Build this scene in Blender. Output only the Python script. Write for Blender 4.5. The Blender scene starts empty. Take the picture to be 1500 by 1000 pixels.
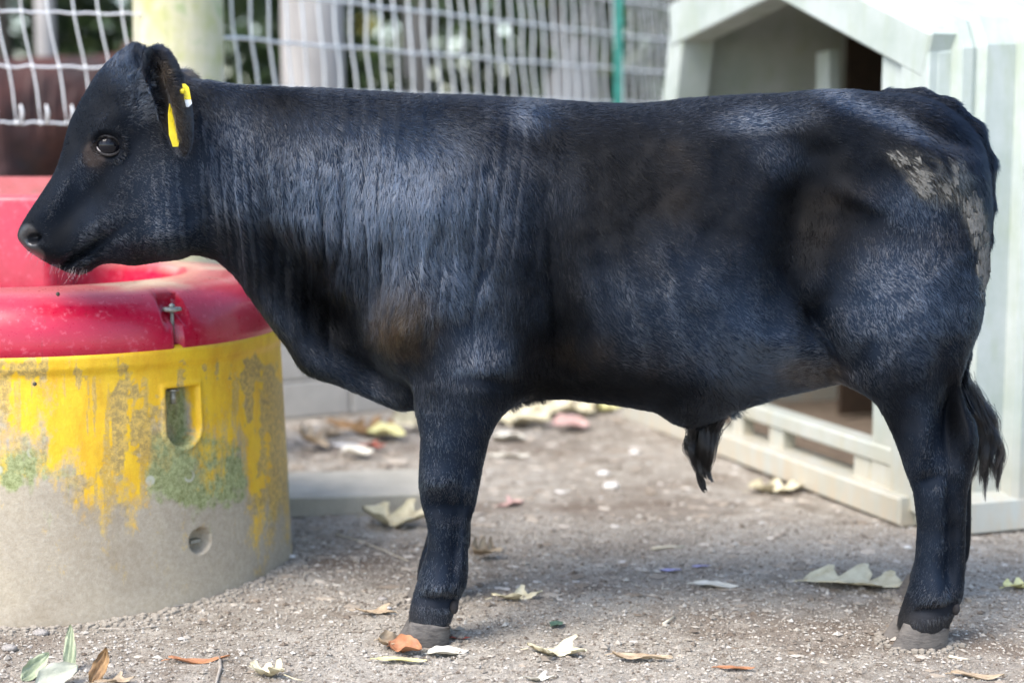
import bpy, math, random
import numpy as np
from math import radians, sin, cos, pi, tan, atan
random.seed(7); rng = np.random.default_rng(7)
SC = bpy.context.scene; COL = SC.collection

# ------------------------------------------------------------------ camera, world, sun, exposure
FPX = 2400.0; TILT = atan(295/FPX); CAMZ = 1.0
cd = bpy.data.cameras.new('camera'); cam = bpy.data.objects.new('camera', cd); COL.objects.link(cam)
cam.location = (0, 0, CAMZ); cam.rotation_euler = (pi/2 - TILT, 0, 0)
cd.sensor_width = 36; cd.lens = FPX/1500*36; cd.clip_start = .05; cd.clip_end = 500
cd.dof.use_dof = True; cd.dof.focus_distance = 3.22; cd.dof.aperture_fstop = 1.7
SC.camera = cam
SUN_EL, SUN_AZ = radians(52), radians(226)      # light comes from behind the camera and the left
w = bpy.data.worlds.new('World'); SC.world = w; w.use_nodes = True
nt = w.node_tree; bg = nt.nodes['Background']; sk = nt.nodes.new('ShaderNodeTexSky')
sk.sky_type = 'NISHITA'; sk.sun_disc = False; sk.sun_elevation = SUN_EL; sk.sun_rotation = SUN_AZ
sk.air_density = 1.0; sk.dust_density = 1.6; sk.ozone_density = .7
nt.links.new(sk.outputs[0], bg.inputs[0]); bg.inputs[1].default_value = .15
sl = bpy.data.lights.new('sun', 'SUN'); sl.energy = 1.5; sl.angle = radians(30); sl.color = (1, .95, .89)
so = bpy.data.objects.new('sun', sl); COL.objects.link(so)
sd = (sin(SUN_AZ)*cos(SUN_EL), cos(SUN_AZ)*cos(SUN_EL), sin(SUN_EL))
import mathutils
from mathutils import Vector, Matrix
so.rotation_euler = Vector(sd).to_track_quat('Z', 'Y').to_euler()
vs = SC.view_settings; vs.view_transform = 'Standard'; vs.look = 'None'; vs.exposure = 1.6; vs.gamma = 1
SC.cycles_curves.shape = 'RIBBONS'
SC.cycles.max_bounces = 6

# ------------------------------------------------------------------ projection helpers
CT, ST = cos(TILT), sin(TILT)
def ray(px, py):
    px = np.asarray(px, float); py = np.asarray(py, float)
    u = (px-750)/FPX; v = -(py-500)/FPX
    return u, CT + v*ST, -ST + v*CT
def at(px, py, Y):                       # point of the photo's pixel at depth Y
    a, b, c = ray(px, py); s = Y/b
    return np.stack([a*s, b*s, CAMZ + c*s], -1)
def gnd(px, py, z=0.0):
    a, b, c = ray(px, py); s = (z-CAMZ)/c
    return np.stack([a*s, b*s, CAMZ + c*s], -1)
def proj(P):
    x = P[..., 0]; y = P[..., 1]; z = P[..., 2]-CAMZ
    f = y*CT - z*ST; up = y*ST + z*CT
    return 750 + FPX*x/f, 500 - FPX*up/f

# ------------------------------------------------------------------ noise
def vnoise(P, freq, seed=0):
    P = np.asarray(P, float)*freq + seed*17.31
    i = np.floor(P).astype(np.int64); f = P-i; f = f*f*(3-2*f)
    out = 0
    for dx in (0, 1):
        for dy in (0, 1):
            for dz in (0, 1):
                h = (i[..., 0]+dx)*374761393 + (i[..., 1]+dy)*668265263 + (i[..., 2]+dz)*2147483647 + seed*1274126177
                h = (h ^ (h >> 13))*1274126177; h = (h ^ (h >> 16)) & 0xffffff
                wgt = (f[..., 0] if dx else 1-f[..., 0])*(f[..., 1] if dy else 1-f[..., 1])*(f[..., 2] if dz else 1-f[..., 2])
                out = out + wgt*(h/0xffffff)
    return out*2-1
def fbm(P, freq, oct=4, seed=0):
    s = 0; a = 1; t = 0
    for k in range(oct):
        s = s + a*vnoise(P, freq*2**k, seed+k); t += a; a *= .5
    return s/t
def sstep(a, b, x):
    t = np.clip((x-a)/(b-a), 0, 1); return t*t*(3-2*t)

# ------------------------------------------------------------------ object helpers
def link(o, parent=None):
    COL.objects.link(o)
    if parent is not None: o.parent = parent
    return o
def mesh(name, V, F, mat=None, parent=None, smooth=False, loc=None):
    me = bpy.data.meshes.new(name); me.from_pydata([tuple(map(float, v)) for v in V], [], [tuple(map(int, f)) for f in F])
    me.update()
    if smooth: me.polygons.foreach_set('use_smooth', [True]*len(me.polygons))
    o = bpy.data.objects.new(name, me)
    if mat: me.materials.append(mat)
    if loc is not None: o.location = loc
    return link(o, parent)
def mesh_np(name, V, F, mat=None, parent=None, smooth=True):   # F: (n,4) or (n,3)
    me = bpy.data.meshes.new(name); k = F.shape[1]
    me.vertices.add(len(V)); me.vertices.foreach_set('co', np.asarray(V, np.float32).ravel())
    me.loops.add(F.size); me.loops.foreach_set('vertex_index', F.astype(np.int32).ravel())
    me.polygons.add(len(F)); me.polygons.foreach_set('loop_start', np.arange(0, F.size, k, dtype=np.int32))
    me.polygons.foreach_set('loop_total', np.full(len(F), k, np.int32))
    me.update(calc_edges=True); me.validate()
    if smooth: me.polygons.foreach_set('use_smooth', np.ones(len(me.polygons), bool))
    o = bpy.data.objects.new(name, me)
    if mat: me.materials.append(mat)
    return link(o, parent)
def empty(name, loc=(0, 0, 0), rz=0):
    o = bpy.data.objects.new(name, None); o.location = loc; o.rotation_euler = (0, 0, rz); o.empty_display_size = .1
    return link(o)
def tag(o, label=None, cat=None, group=None, kind=None):
    if label: o['label'] = label
    if cat: o['category'] = cat
    if group: o['group'] = group
    if kind: o['kind'] = kind
    return o
def set_col(o, name, C, domain='POINT'):
    a = o.data.attributes.new(name, 'FLOAT_COLOR', domain)
    C = np.asarray(C, np.float32)
    if C.shape[1] == 3: C = np.concatenate([C, np.ones((len(C), 1), np.float32)], 1)
    a.data.foreach_set('color', C.ravel())
class MB:                                # mesh collector
    def __init__(s): s.V = []; s.F = []
    def add(s, V, F):
        n = len(s.V); s.V += [tuple(v) for v in V]; s.F += [tuple(i+n for i in f) for f in F]; return s
    def box(s, c, h, rz=0, ax=None):
        c = Vector(c); M = Matrix.Rotation(rz, 3, 'Z') if ax is None else ax
        V = [c + M @ Vector((sx*h[0], sy*h[1], sz*h[2])) for sx in (-1, 1) for sy in (-1, 1) for sz in (-1, 1)]
        return s.add(V, [(0, 1, 3, 2), (4, 6, 7, 5), (0, 4, 5, 1), (2, 3, 7, 6), (0, 2, 6, 4), (1, 5, 7, 3)])
    def bbox(s, c, h, b, rz=0):          # bevelled box (chamfered)
        c = Vector(c); M = Matrix.Rotation(rz, 3, 'Z'); V = []
        idx = {}
        for sx in (-1, 1):
            for sy in (-1, 1):
                for sz in (-1, 1):
                    for k in range(3):
                        d = [h[0]-b, h[1]-b, h[2]-b]; d[k] += b
                        idx[sx, sy, sz, k] = len(V); V.append(c + M @ Vector((sx*d[0], sy*d[1], sz*d[2])))
        F = []; S = (-1, 1)
        for k in range(3):
            a, q = [i for i in range(3) if i != k]
            for sg in S:
                loop = []
                for (sa, sq) in ((-1, -1), (1, -1), (1, 1), (-1, 1)):
                    t = [0, 0, 0]; t[k] = sg; t[a] = sa; t[q] = sq; loop.append(idx[t[0], t[1], t[2], k])
                F.append(loop)
        for k in range(3):               # edges along axis k
            a, q = [i for i in range(3) if i != k]
            for sa in S:
                for sq in S:
                    t0 = [0, 0, 0]; t0[a] = sa; t0[q] = sq; t1 = list(t0); t0[k] = -1; t1[k] = 1
                    F.append([idx[(*t0, a)], idx[(*t1, a)], idx[(*t1, q)], idx[(*t0, q)]])
        for sx in S:
            for sy in S:
                for sz in S: F.append([idx[sx, sy, sz, 0], idx[sx, sy, sz, 1], idx[sx, sy, sz, 2]])
        return s.add(V, F)
    def tube(s, pts, rad, n=8, cap=True):
        pts = [Vector(p) for p in pts]; m = len(pts); V = []; F = []
        rad = rad if hasattr(rad, '__len__') else [rad]*m
        prev = None
        for i, p in enumerate(pts):
            t = (pts[min(i+1, m-1)]-pts[max(i-1, 0)]).normalized()
            if prev is None: a = t.orthogonal().normalized()
            else: a = (prev - t*prev.dot(t)).normalized()
            prev = a; b = t.cross(a)
            for k in range(n):
                th = 2*pi*k/n; V.append(p + (a*cos(th)+b*sin(th))*rad[i])
        for i in range(m-1):
            for k in range(n):
                k2 = (k+1) % n; F.append((i*n+k, i*n+k2, (i+1)*n+k2, (i+1)*n+k))
        if cap: F.append(tuple(range(n))[::-1]); F.append(tuple((m-1)*n+k for k in range(n)))
        return s.add(V, F)
    def ball(s, c, r, nu=10, nv=7, sq=(1, 1, 1)):
        V = []; F = []
        for j in range(nv+1):
            ph = pi*j/nv
            for i in range(nu):
                th = 2*pi*i/nu; V.append((c[0]+r*sq[0]*sin(ph)*cos(th), c[1]+r*sq[1]*sin(ph)*sin(th), c[2]+r*sq[2]*cos(ph)))
        for j in range(nv):
            for i in range(nu):
                i2 = (i+1) % nu; F.append((j*nu+i, (j+1)*nu+i, (j+1)*nu+i2, j*nu+i2))
        return s.add(V, F)
    def lathe(s, prof, c=(0, 0, 0), n=64):
        V = []; F = []; m = len(prof)
        for k in range(n):
            th = 2*pi*k/n
            for r, z in prof: V.append((c[0]+r*cos(th), c[1]+r*sin(th), c[2]+z))
        for k in range(n):
            k2 = (k+1) % n
            for i in range(m-1): F.append((k*m+i, k2*m+i, k2*m+i+1, k*m+i+1))
        return s.add(V, F)
    def build(s, name, mat=None, parent=None, smooth=False, loc=None):
        return mesh(name, s.V, s.F, mat, parent, smooth, loc)

# ------------------------------------------------------------------ materials
def newmat(name):
    m = bpy.data.materials.new(name); m.use_nodes = True
    return m, m.node_tree.nodes, m.node_tree.links, m.node_tree.nodes['Principled BSDF']
def nz(N, L, scale, detail=4, rough=.6, vec=None, stretch=None):
    n = N.new('ShaderNodeTexNoise'); n.inputs['Scale'].default_value = scale; n.inputs['Detail'].default_value = detail
    n.inputs['Roughness'].default_value = rough
    tc = N.new('ShaderNodeTexCoord'); src = tc.outputs['Object']
    if stretch:
        mp = N.new('ShaderNodeMapping'); mp.inputs['Scale'].default_value = stretch; L.new(src, mp.inputs[0]); src = mp.outputs[0]
    L.new(src, n.inputs['Vector']); return n
def ramp(N, L, src, stops):
    r = N.new('ShaderNodeValToRGB'); e = r.color_ramp.elements
    while len(e) < len(stops): e.new(.5)
    for k, (p, c) in enumerate(stops):
        e[k].position = p; e[k].color = (c, c, c, 1) if not hasattr(c, '__len__') else (*c, 1)
    L.new(src, r.inputs[0]); return r
def mixc(N, L, fac, a, b, mode='MIX'):
    m = N.new('ShaderNodeMix'); m.data_type = 'RGBA'; m.blend_type = mode
    for inp, v in ((m.inputs['Factor'], fac), (m.inputs['A'], a), (m.inputs['B'], b)):
        if isinstance(v, (int, float)): inp.default_value = v
        elif isinstance(v, tuple): inp.default_value = (*v, 1)
        else: L.new(v, inp)
    return m.outputs['Result']
def bump(N, L, src, strength, dist, nxt=None):
    b = N.new('ShaderNodeBump'); b.inputs['Strength'].default_value = strength; b.inputs['Distance'].default_value = dist
    L.new(src, b.inputs['Height'])
    if nxt is not None: L.new(nxt.outputs[0], b.inputs['Normal'])
    return b
def simple(name, col, rough=.6, var=.25, scale=20, bmp=.2, bscale=60, metal=0, stretch=None, col2=None):
    m, N, L, p = newmat(name)
    n = nz(N, L, scale, 5, .65, stretch=stretch)
    c2 = col2 or tuple(c*(1-var) for c in col)
    L.new(ramp(N, L, n.outputs[0], [(.3, c2), (.7, tuple(min(1, c*(1+var*.4)) for c in col))]).outputs[0], p.inputs['Base Color'])
    p.inputs['Roughness'].default_value = rough; p.inputs['Metallic'].default_value = metal
    if bmp:
        n2 = nz(N, L, bscale, 4, .6, stretch=stretch); L.new(bump(N, L, n2.outputs[0], bmp, .01).outputs[0], p.inputs['Normal'])
    return m
def attr(N, name):
    a = N.new('ShaderNodeAttribute'); a.attribute_name = name; return a

# ================================================================== GROUND
def axis(a, b, fine0, fine1, step, growth=1.18):
    xs = list(np.arange(fine0, fine1, step)); s = step; x = xs[-1]
    while x < b: s *= growth; x += s; xs.append(x)
    s = step; x = xs[0]; lo = []
    while x > a: s *= growth; x -= s; lo.append(x)
    return np.array(lo[::-1]+xs)
gx = axis(-200, 200, -1.25, 1.3, .0048, 1.12); gy = axis(-60, 260, 2.75, 4.3, .0048, 1.05)
GX, GY = np.meshgrid(gx, gy, indexing='ij')
def ground_h(X, Y):
    P = np.stack([X, Y, np.zeros_like(X)], -1)
    near = sstep(14, 6, np.abs(Y)+np.abs(X))
    h = .012*vnoise(P, 1.7, 3) + .009*fbm(P, 6, 3, 5)
    rough = .25+.75*sstep(-.25, .25, vnoise(P, 2.3, 9) + .25*sstep(3.3, 3.05, Y))
    h = h + rough*(.0065*fbm(P, 34, 4, 8) + .0045*np.abs(vnoise(P, 85, 21)))
    return h*near - .008
GZ = ground_h(GX, GY)
def zero_at(p, r, h0):
    global GZ
    d = np.hypot(GX-p[0], GY-p[1]); k = np.exp(-(d/r)**2); GZ = GZ*(1-k) + h0*k
nx, ny = GX.shape; idx = np.arange(nx*ny).reshape(nx, ny)
HOOF = {}
def gz(x, y):
    return float(ground_h(np.array([x]), np.array([y]))[0])

m, N, L, p = newmat('dirt')
n1 = nz(N, L, 2.2, 5, .6); n2 = nz(N, L, 130, 5, .75); n3 = nz(N, L, 14, 5, .7); n4 = nz(N, L, 420, 3, .7)
c = ramp(N, L, n3.outputs[0], [(.30, (.19, .15, .11)), (.5, (.355, .315, .26)), (.68, (.47, .425, .36))]).outputs[0]
c = mixc(N, L, ramp(N, L, n1.outputs[0], [(.42, 0), (.62, .75)]).outputs[0], c, (.46, .42, .36))
nd_ = nz(N, L, 1.1, 4, .7, stretch=(1, 1.6, 1)); c = mixc(N, L, ramp(N, L, nd_.outputs[0], [(.50, 0), (.66, .8)]).outputs[0], c, (.17, .125, .09))
c = mixc(N, L, .8, c, ramp(N, L, n2.outputs[0], [(.3, (.42, .38, .35)), (.5, (1, 1, 1)), (.72, (1.5, 1.48, 1.45))]).outputs[0], 'MULTIPLY')
c = mixc(N, L, .6, c, ramp(N, L, n4.outputs[0], [(.32, (.55, .53, .5)), (.5, (1, 1, 1)), (.7, (1.35, 1.35, 1.35))]).outputs[0], 'MULTIPLY')
L.new(c, p.inputs['Base Color']); p.inputs['Roughness'].default_value = .92; p.inputs['Specular IOR Level'].default_value = .25
b1 = bump(N, L, n2.outputs[0], .9, .006); b2 = bump(N, L, n4.outputs[0], .7, .003, b1); L.new(b2.outputs[0], p.inputs['Normal'])
M_dirt = m
V = np.stack([GX, GY, GZ], -1).reshape(-1, 3)
F = np.stack([idx[:-1, :-1], idx[1:, :-1], idx[1:, 1:], idx[:-1, 1:]], -1).reshape(-1, 4)
g = mesh_np('ground', V, F, M_dirt); tag(g, kind='structure')

# chips and crumbs of soil, gravel and wood on the ground
def rand_chips(n, x0, x1, y0, y1, smin, smax, flat, seed):
    r = np.random.default_rng(seed)
    X = r.uniform(x0, x1, n); Y = r.uniform(y0, y1, n); S = smin + (smax-smin)*r.random(n)**3
    Z = ground_h(X, Y)
    base = np.array([(1, 0, 0), (-1, 0, 0), (0, 1, 0), (0, -1, 0), (0, 0, 1), (0, 0, -1), (.6, .6, .35), (-.6, -.55, .3)], float)
    tri = np.array([(0, 2, 4), (2, 1, 4), (1, 3, 4), (3, 0, 4), (2, 0, 5), (1, 2, 5), (3, 1, 5), (0, 3, 5)])
    base = base[:6]
    el = r.uniform(.5, 1.6, (n, 1, 1)); th = r.uniform(0, 2*pi, n)
    Vv = base[None]*S[:, None, None]; Vv = Vv*(1+r.uniform(-.35, .35, Vv.shape))
    Vv[:, :, 0] *= el[:, 0]; Vv[:, :, 2] *= flat
    c, s = np.cos(th)[:, None], np.sin(th)[:, None]
    x = Vv[:, :, 0]*c - Vv[:, :, 1]*s; y = Vv[:, :, 0]*s + Vv[:, :, 1]*c
    Vv[:, :, 0] = x + X[:, None]; Vv[:, :, 1] = y + Y[:, None]; Vv[:, :, 2] += Z[:, None] + S[:, None]*flat*.45
    Fv = (tri[None] + (np.arange(n)*6)[:, None, None]).reshape(-1, 3)
    return Vv.reshape(-1, 3), Fv, n
def chip_mat(name, stops, rough=.85):
    m, N, L, p = newmat(name); a = attr(N, 'tone')
    L.new(ramp(N, L, a.outputs['Fac'], stops).outputs[0], p.inputs['Base Color']); p.inputs['Roughness'].default_value = rough
    return m
def chips(name, label, cat, n, x0, x1, y0, y1, smin, smax, flat, seed, mat):
    Vv, Fv, k = rand_chips(n, x0, x1, y0, y1, smin, smax, flat, seed)
    o = mesh_np(name, Vv, Fv, mat, smooth=False); o.data.polygons.foreach_set('use_smooth', np.zeros(len(Fv), bool))
    tone = np.repeat(np.random.default_rng(seed+1).random(k), 6)
    set_col(o, 'tone', np.stack([tone]*3, -1)); tag(o, label, cat, kind='stuff'); return o
M_soil = chip_mat('soil_crumb', [(0, (.12, .09, .065)), (.5, (.31, .275, .225)), (.85, (.42, .38, .325)), (1, (.48, .45, .40))])
M_chip = chip_mat('pale_chip', [(0, (.22, .17, .12)), (.5, (.38, .32, .25)), (.9, (.52, .46, .38)), (1, (.66, .63, .58))])
chips('soil_crumbs', 'grey brown crumbs of soil strewn over the whole yard', 'soil', 60000, -1.3, 1.4, 2.8, 4.3, .0012, .0048, .7, 11, M_soil)
chips('gravel', 'coarser grey crumbs and small stones in the dirt', 'gravel', 9000, -1.5, 2.0, 2.8, 7, .003, .0105, .6, 12, M_soil)
chips('wood_chips', 'pale chips, leaf scraps and bits of straw on the dirt', 'litter', 1700, -.9, 1.7, 2.85, 6.5, .0035, .013, .22, 13, M_chip)

chips('leaf_scraps', 'crushed tan leaf scraps trodden into the dirt farther back', 'litter', 1500, -.9, 1.6, 3.4, 6.6, .008, .026, .10, 15, M_chip)
chips('leaf_litter', 'drifts of broken tan leaves along the wall and hutch', 'litter', 260, -.85, .45, 4.95, 6.5, .012, .045, .12, 16, M_chip)
# ================================================================== THE CALF
YM = 3.34                                 # midplane of the animal
top_px = [(31,343),(33,334),(39,322),(47,310),(66,280),(86,248),(97,214),(103,180),(113,160),(128,134),(142,112),(158,93),(178,75),(200,65),(222,72),(250,98),(278,115),(310,120),(350,124),(400,127),(500,131),(600,138),(700,141),(800,146),(860,151),(920,153),(960,151),(1000,145),(1080,140),(1150,137),(1200,132),(1240,132),(1290,138),(1330,141),(1365,150),(1395,168),(1418,190),(1432,215),(1441,250),(1444,300)]
bot_px = [(31,347),(36,357),(44,367),(56,375),(66,382),(82,391),(98,399),(116,403),(130,399),(141,390),(153,386),(172,386),(192,390),(210,388),(232,384),(252,382),(268,380),(280,373),(300,376),(325,382),(345,392),(372,430),(402,470),(440,518),(472,543),(520,562),(560,577),(605,590),(660,594),(740,590),(780,584),(830,582),(900,590),(955,600),(985,616),(1015,622),(1045,612),(1090,592),(1130,579),(1180,571),(1250,556),(1300,545),(1350,520),(1390,490),(1420,440),(1438,390),(1444,300)]
tp = at(*np.array(top_px, float).T, YM); bp = at(*np.array(bot_px, float).T, YM)
#        px    W     ptop pbot  tm
prof = [(31,.034,2.4,2.2,.5),(38,.054,2.8,2.4,.5),(50,.062,2.9,2.4,.5),(70,.062,2.7,2.3,.5),(95,.060,2.5,2.3,.45),(120,.064,2.4,2.2,.45),(150,.083,2.4,2.1,.42),(185,.094,2.3,2.0,.42),(225,.092,2.3,2.0,.45),(265,.086,2.2,2.0,.5),(310,.084,2.2,2.0,.5),(360,.092,2.1,1.9,.45),(420,.108,2.1,1.7,.45),(480,.135,2.1,1.6,.45),(550,.165,2.1,1.7,.45),(620,.185,2.2,1.9,.47),(700,.200,2.2,2.1,.5),(800,.222,2.3,2.2,.52),(900,.245,2.4,2.2,.54),(1000,.255,2.4,2.2,.54),(1080,.250,2.4,2.2,.54),(1150,.232,2.5,2.1,.5),(1220,.215,2.6,2.1,.42),(1300,.195,2.5,2.1,.4),(1370,.165,2.3,2.1,.4),(1415,.125,2.2,2.0,.45),(1438,.07,2.0,2.0,.5),(1444,.03,2,2,.5)]
prof = np.array(prof); prx = at(prof[:, 0], np.full(len(prof), 300.), YM)[:, 0]
VX = .0052
x0, x1, yy, z0, z1 = -1.09, 1.09, .34, -.02, 1.235
xs = np.arange(x0, x1, VX, dtype=np.float32); ys = np.arange(-yy, yy, VX, dtype=np.float32); zs = np.arange(z0, z1, VX, dtype=np.float32)
FIELD = np.full((len(xs), len(ys), len(zs)), .08, np.float32)
def box_idx(a, lo, hi): return max(0, int(np.searchsorted(a, lo))-1), min(len(a), int(np.searchsorted(a, hi))+1)
def smin(a, b, k):
    h = np.clip(.5+.5*(b-a)/k, 0, 1); return b*(1-h)+a*h - k*h*(1-h)
def merge(fn, lo, hi, k, mode='add', mar=.07):
    i0, i1 = box_idx(xs, lo[0]-mar, hi[0]+mar); j0, j1 = box_idx(ys, lo[1]-mar, hi[1]+mar); k0, k1 = box_idx(zs, lo[2]-mar, hi[2]+mar)
    X = xs[i0:i1, None, None]; Y = ys[None, j0:j1, None]; Z = zs[None, None, k0:k1]
    f = np.minimum(fn(X, Y, Z), .08).astype(np.float32); sub = FIELD[i0:i1, j0:j1, k0:k1]
    if mode == 'add': sub[...] = smin(sub, f, k)
    else: sub[...] = -smin(-sub, f, k)
    return
# torso, neck and head
ZT = np.interp(xs, tp[:, 0], tp[:, 2]); ZB = np.interp(xs, bp[:, 0], bp[:, 2])
Wx = np.interp(xs, prx, prof[:, 1]); PT = np.interp(xs, prx, prof[:, 2]); PB = np.interp(xs, prx, prof[:, 3]); TM = np.interp(xs, prx, prof[:, 4])
def smooth1(a, n):
    k = np.hanning(n+2)[1:-1]; k /= k.sum(); pad = np.pad(a, n//2, mode='edge'); return np.convolve(pad, k, 'valid')[:len(a)]
Wx = smooth1(Wx, 13); ZT = smooth1(ZT, 5); ZB = smooth1(ZB, 5)
outside = (xs < tp[0, 0]) | (xs > tp[-1, 0])
Zc = ZT - TM*(ZT-ZB); aT = np.maximum(ZT-Zc, 1e-3); aB = np.maximum(Zc-ZB, 1e-3)
for i in range(len(xs)):
    if outside[i]: continue
    a = np.where(zs > Zc[i], aT[i], aB[i])[None]; pw = np.where(zs > Zc[i], PT[i], PB[i])[None]
    r = ((np.abs(zs-Zc[i])[None]/a)**pw + (np.abs(ys)[:, None]/Wx[i])**pw)**(1/pw)
    FIELD[i] = np.minimum(.08, (r-1)*min(Wx[i], (ZT[i]-ZB[i])/2))
def ell(c, r, rot=0, k=.03, mode='add'):  # ellipsoid; rot about y (radians) in the xz plane
    cr, sr = cos(rot), sin(rot); R = max(r)
    def fn(X, Y, Z):
        dx = X-c[0]; dz = Z-c[2]; u = dx*cr+dz*sr; v = -dx*sr+dz*cr
        q = np.sqrt((u/r[0])**2+((Y-c[1])/r[1])**2+(v/r[2])**2)
        return (q-1)*min(r)
    merge(fn, [c[0]-R, c[1]-R, c[2]-R], [c[0]+R, c[1]+R, c[2]+R], k, mode)
def cap(a, b, ra, rb, k=.02, mode='add', sq=1.0):
    a = np.array(a, float); b = np.array(b, float); d = b-a; dd = d.dot(d)
    def fn(X, Y, Z):
        t = np.clip(((X-a[0])*d[0]+(Y-a[1])*d[1]+(Z-a[2])*d[2])/dd, 0, 1)
        q = np.sqrt((X-a[0]-t*d[0])**2+((Y-a[1]-t*d[1])/sq)**2+(Z-a[2]-t*d[2])**2)
        return q-(ra+(rb-ra)*t)
    R = max(ra, rb); merge(fn, np.minimum(a, b)-R, np.maximum(a, b)+R, k, mode)
def mid(px, py, y=0.0):
    q = at(px, py, YM+y); return (float(q[0]), y, float(q[2]))
NEAR = -1
for s in (-1, 1):
    def P(px, py, y):                     # both sides take the near side's world shape
        q = at(px, py, YM-y); return (float(q[0]), s*y, float(q[2]))
    ell(P(640, 330, .105), (.125, .105, .225), -.22, .05)       # shoulder blade
    ell(P(655, 455, .115), (.115, .095, .125), 0, .05)          # upper arm
    ell(P(600, 480, .105), (.075, .080, .085), 0, .045)         # point of shoulder
    ell(P(725, 520, .125), (.065, .070, .10), .2, .04)          # elbow
    ell(P(1330, 300, .085), (.13, .105, .17), .15, .06)         # rump
    ell(P(1325, 430, .105), (.155, .112, .175), .15, .045)      # thigh
    ell(P(1262, 500, .125), (.075, .075, .10), .35, .035)       # stifle
    ell(P(1190, 190, .125), (.05, .05, .04), 0, .05)            # hip bone
    ell(P(240, 300, .052), (.085, .040, .085), .5, .03)         # cheek
    ell(P(165, 185, .062), (.045, .036, .028), .4, .02)         # brow
fore = [(440,660,728,.030),(480,640,745,.052),(520,622,757,.066),(560,604,752,.068),(600,608,738,.064),(640,616,718,.058),(680,614,708,.053),(708,613,703,.051),(738,617,697,.046),(768,626,688,.038),(800,628,686,.036),(830,617,686,.040),(852,611,685,.044),(875,604,674,.042),(892,600,667,.043),(908,599,662,.043),(920,610,652,.034)]
hind = [(350,1310,1385,.03),(395,1275,1412,.06),(440,1252,1424,.08),(480,1244,1424,.09),(520,1248,1414,.085),(560,1262,1405,.076),(590,1284,1412,.066),(615,1297,1426,.058),(640,1309,1431,.054),(665,1318,1429,.05),(690,1326,1422,.047),(720,1338,1416,.043),(770,1344,1413,.037),(820,1341,1413,.037),(850,1334,1412,.041),(872,1327,1409,.045),(890,1321,1400,.045),(902,1317,1395,.045),(918,1314,1388,.043),(928,1326,1376,.034)]
NY = {'f': .150, 'h': .158}
def leg(st, s, cy, dx, k=.03):
    st = np.array(st, float); yoff = YM-cy
    A = at(st[:, 1], st[:, 0], yoff); B = at(st[:, 2], st[:, 0], yoff)
    z = (A[:, 2]+B[:, 2])/2; o = np.argsort(z); z = z[o]; cx = ((A[:, 0]+B[:, 0])/2)[o]+dx; rx = ((B[:, 0]-A[:, 0])/2)[o]; ry = st[o, 3]
    def fn(X, Y, Z):
        zz = Z.ravel(); c = np.interp(zz, z, cx)[None, None]; a = np.interp(zz, z, rx)[None, None]; b = np.interp(zz, z, ry)[None, None]
        r = (np.abs((X-c)/a)**2.3+np.abs((Y-s*cy)/b)**2.3)**(1/2.3)
        f = (r-1)*np.minimum(a, b)
        return np.maximum(np.maximum(f, Z-z[-1]), z[0]-Z)
    merge(fn, [cx.min()-.14, s*cy-.1, z[0]-.02], [cx.max()+.14, s*cy+.1, z[-1]], k)
    return z, cx, rx, ry
LEGS = {}
LEGS['near_fore'] = leg(fore, -1, NY['f'], 0)
LEGS['far_fore'] = leg(fore, 1, NY['f'], -.002)
LEGS['near_hind'] = leg(hind, -1, NY['h'], 0)
LEGS['far_hind'] = leg(hind, 1, NY['h'], .100)
# tail
tl = [(1300,146,.022),(1345,150,.027),(1385,166,.030),(1418,196,.030),(1437,240,.027),(1441,300,.022),(1440,350,.019),(1435,400,.017),(1424,460,.015),(1412,520,.014),(1408,560,.013),(1420,600,.012)]
for (a, b) in zip(tl[:-1], tl[1:]): cap(mid(a[0], a[1], .0), mid(b[0], b[1], .0), a[2], b[2], .012)
# sheath
cap(mid(1000, 596), mid(1042, 622), .030, .021, .03)
# dewlap fold under the throat, brisket
cap(mid(350, 372), mid(470, 515), .028, .045, .03); cap(mid(470, 512), mid(590, 560), .045, .055, .03)
# ears: a leaf-shaped cup each side, carved open to the front and outside
for s in (-1, 1):
    def E(px, py, y):
        q = at(px, py, YM-y); return (float(q[0]), s*y, float(q[2]))
    eo = 26 if s > 0 else 0
    ell(E(250, 151+eo, .150), (.034, .048, .106), .22, .010)
    ell(E(238, 108+eo, .105), (.030, .050, .042), .20, .02)
    ell(E(235, 154+eo, .180), (.022, .044, .090), .22, .006, 'sub')
# eye socket, nostril, mouth
for s in (-1, 1):
    def E(px, py, y):
        q = at(px, py, YM-y); return (float(q[0]), s*y, float(q[2]))
    ell(E(50, 349, .054), (.017, .022, .0095), .25, .008, 'sub')
import openvdb
gr = openvdb.FloatGrid(.08); gr.copyFromArray(FIELD); gr.gridClass = openvdb.GridClass.LEVEL_SET if hasattr(openvdb, 'GridClass') else 'level set'
pts, quads = gr.convertToQuads(isovalue=0.0); del FIELD
V = np.asarray(pts, np.float64)*VX + np.array([x0, -yy, z0]); F = np.asarray(quads)[:, ::-1].astype(np.int64)
def neigh_smooth(V, F, it, lam=.5, w=None):
    e = np.concatenate([F[:, [0, 1]], F[:, [1, 2]], F[:, [2, 3]], F[:, [3, 0]]]); n = len(V)
    cnt = np.bincount(e[:, 0], minlength=n)+np.bincount(e[:, 1], minlength=n)
    for _ in range(it):
        S = np.stack([np.bincount(e[:, 0], V[e[:, 1], k], n)+np.bincount(e[:, 1], V[e[:, 0], k], n) for k in range(3)], -1)/np.maximum(cnt, 1)[:, None]
        l = lam if w is None else lam*w[:, None]
        V = V + l*(S-V)
    return V
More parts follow.
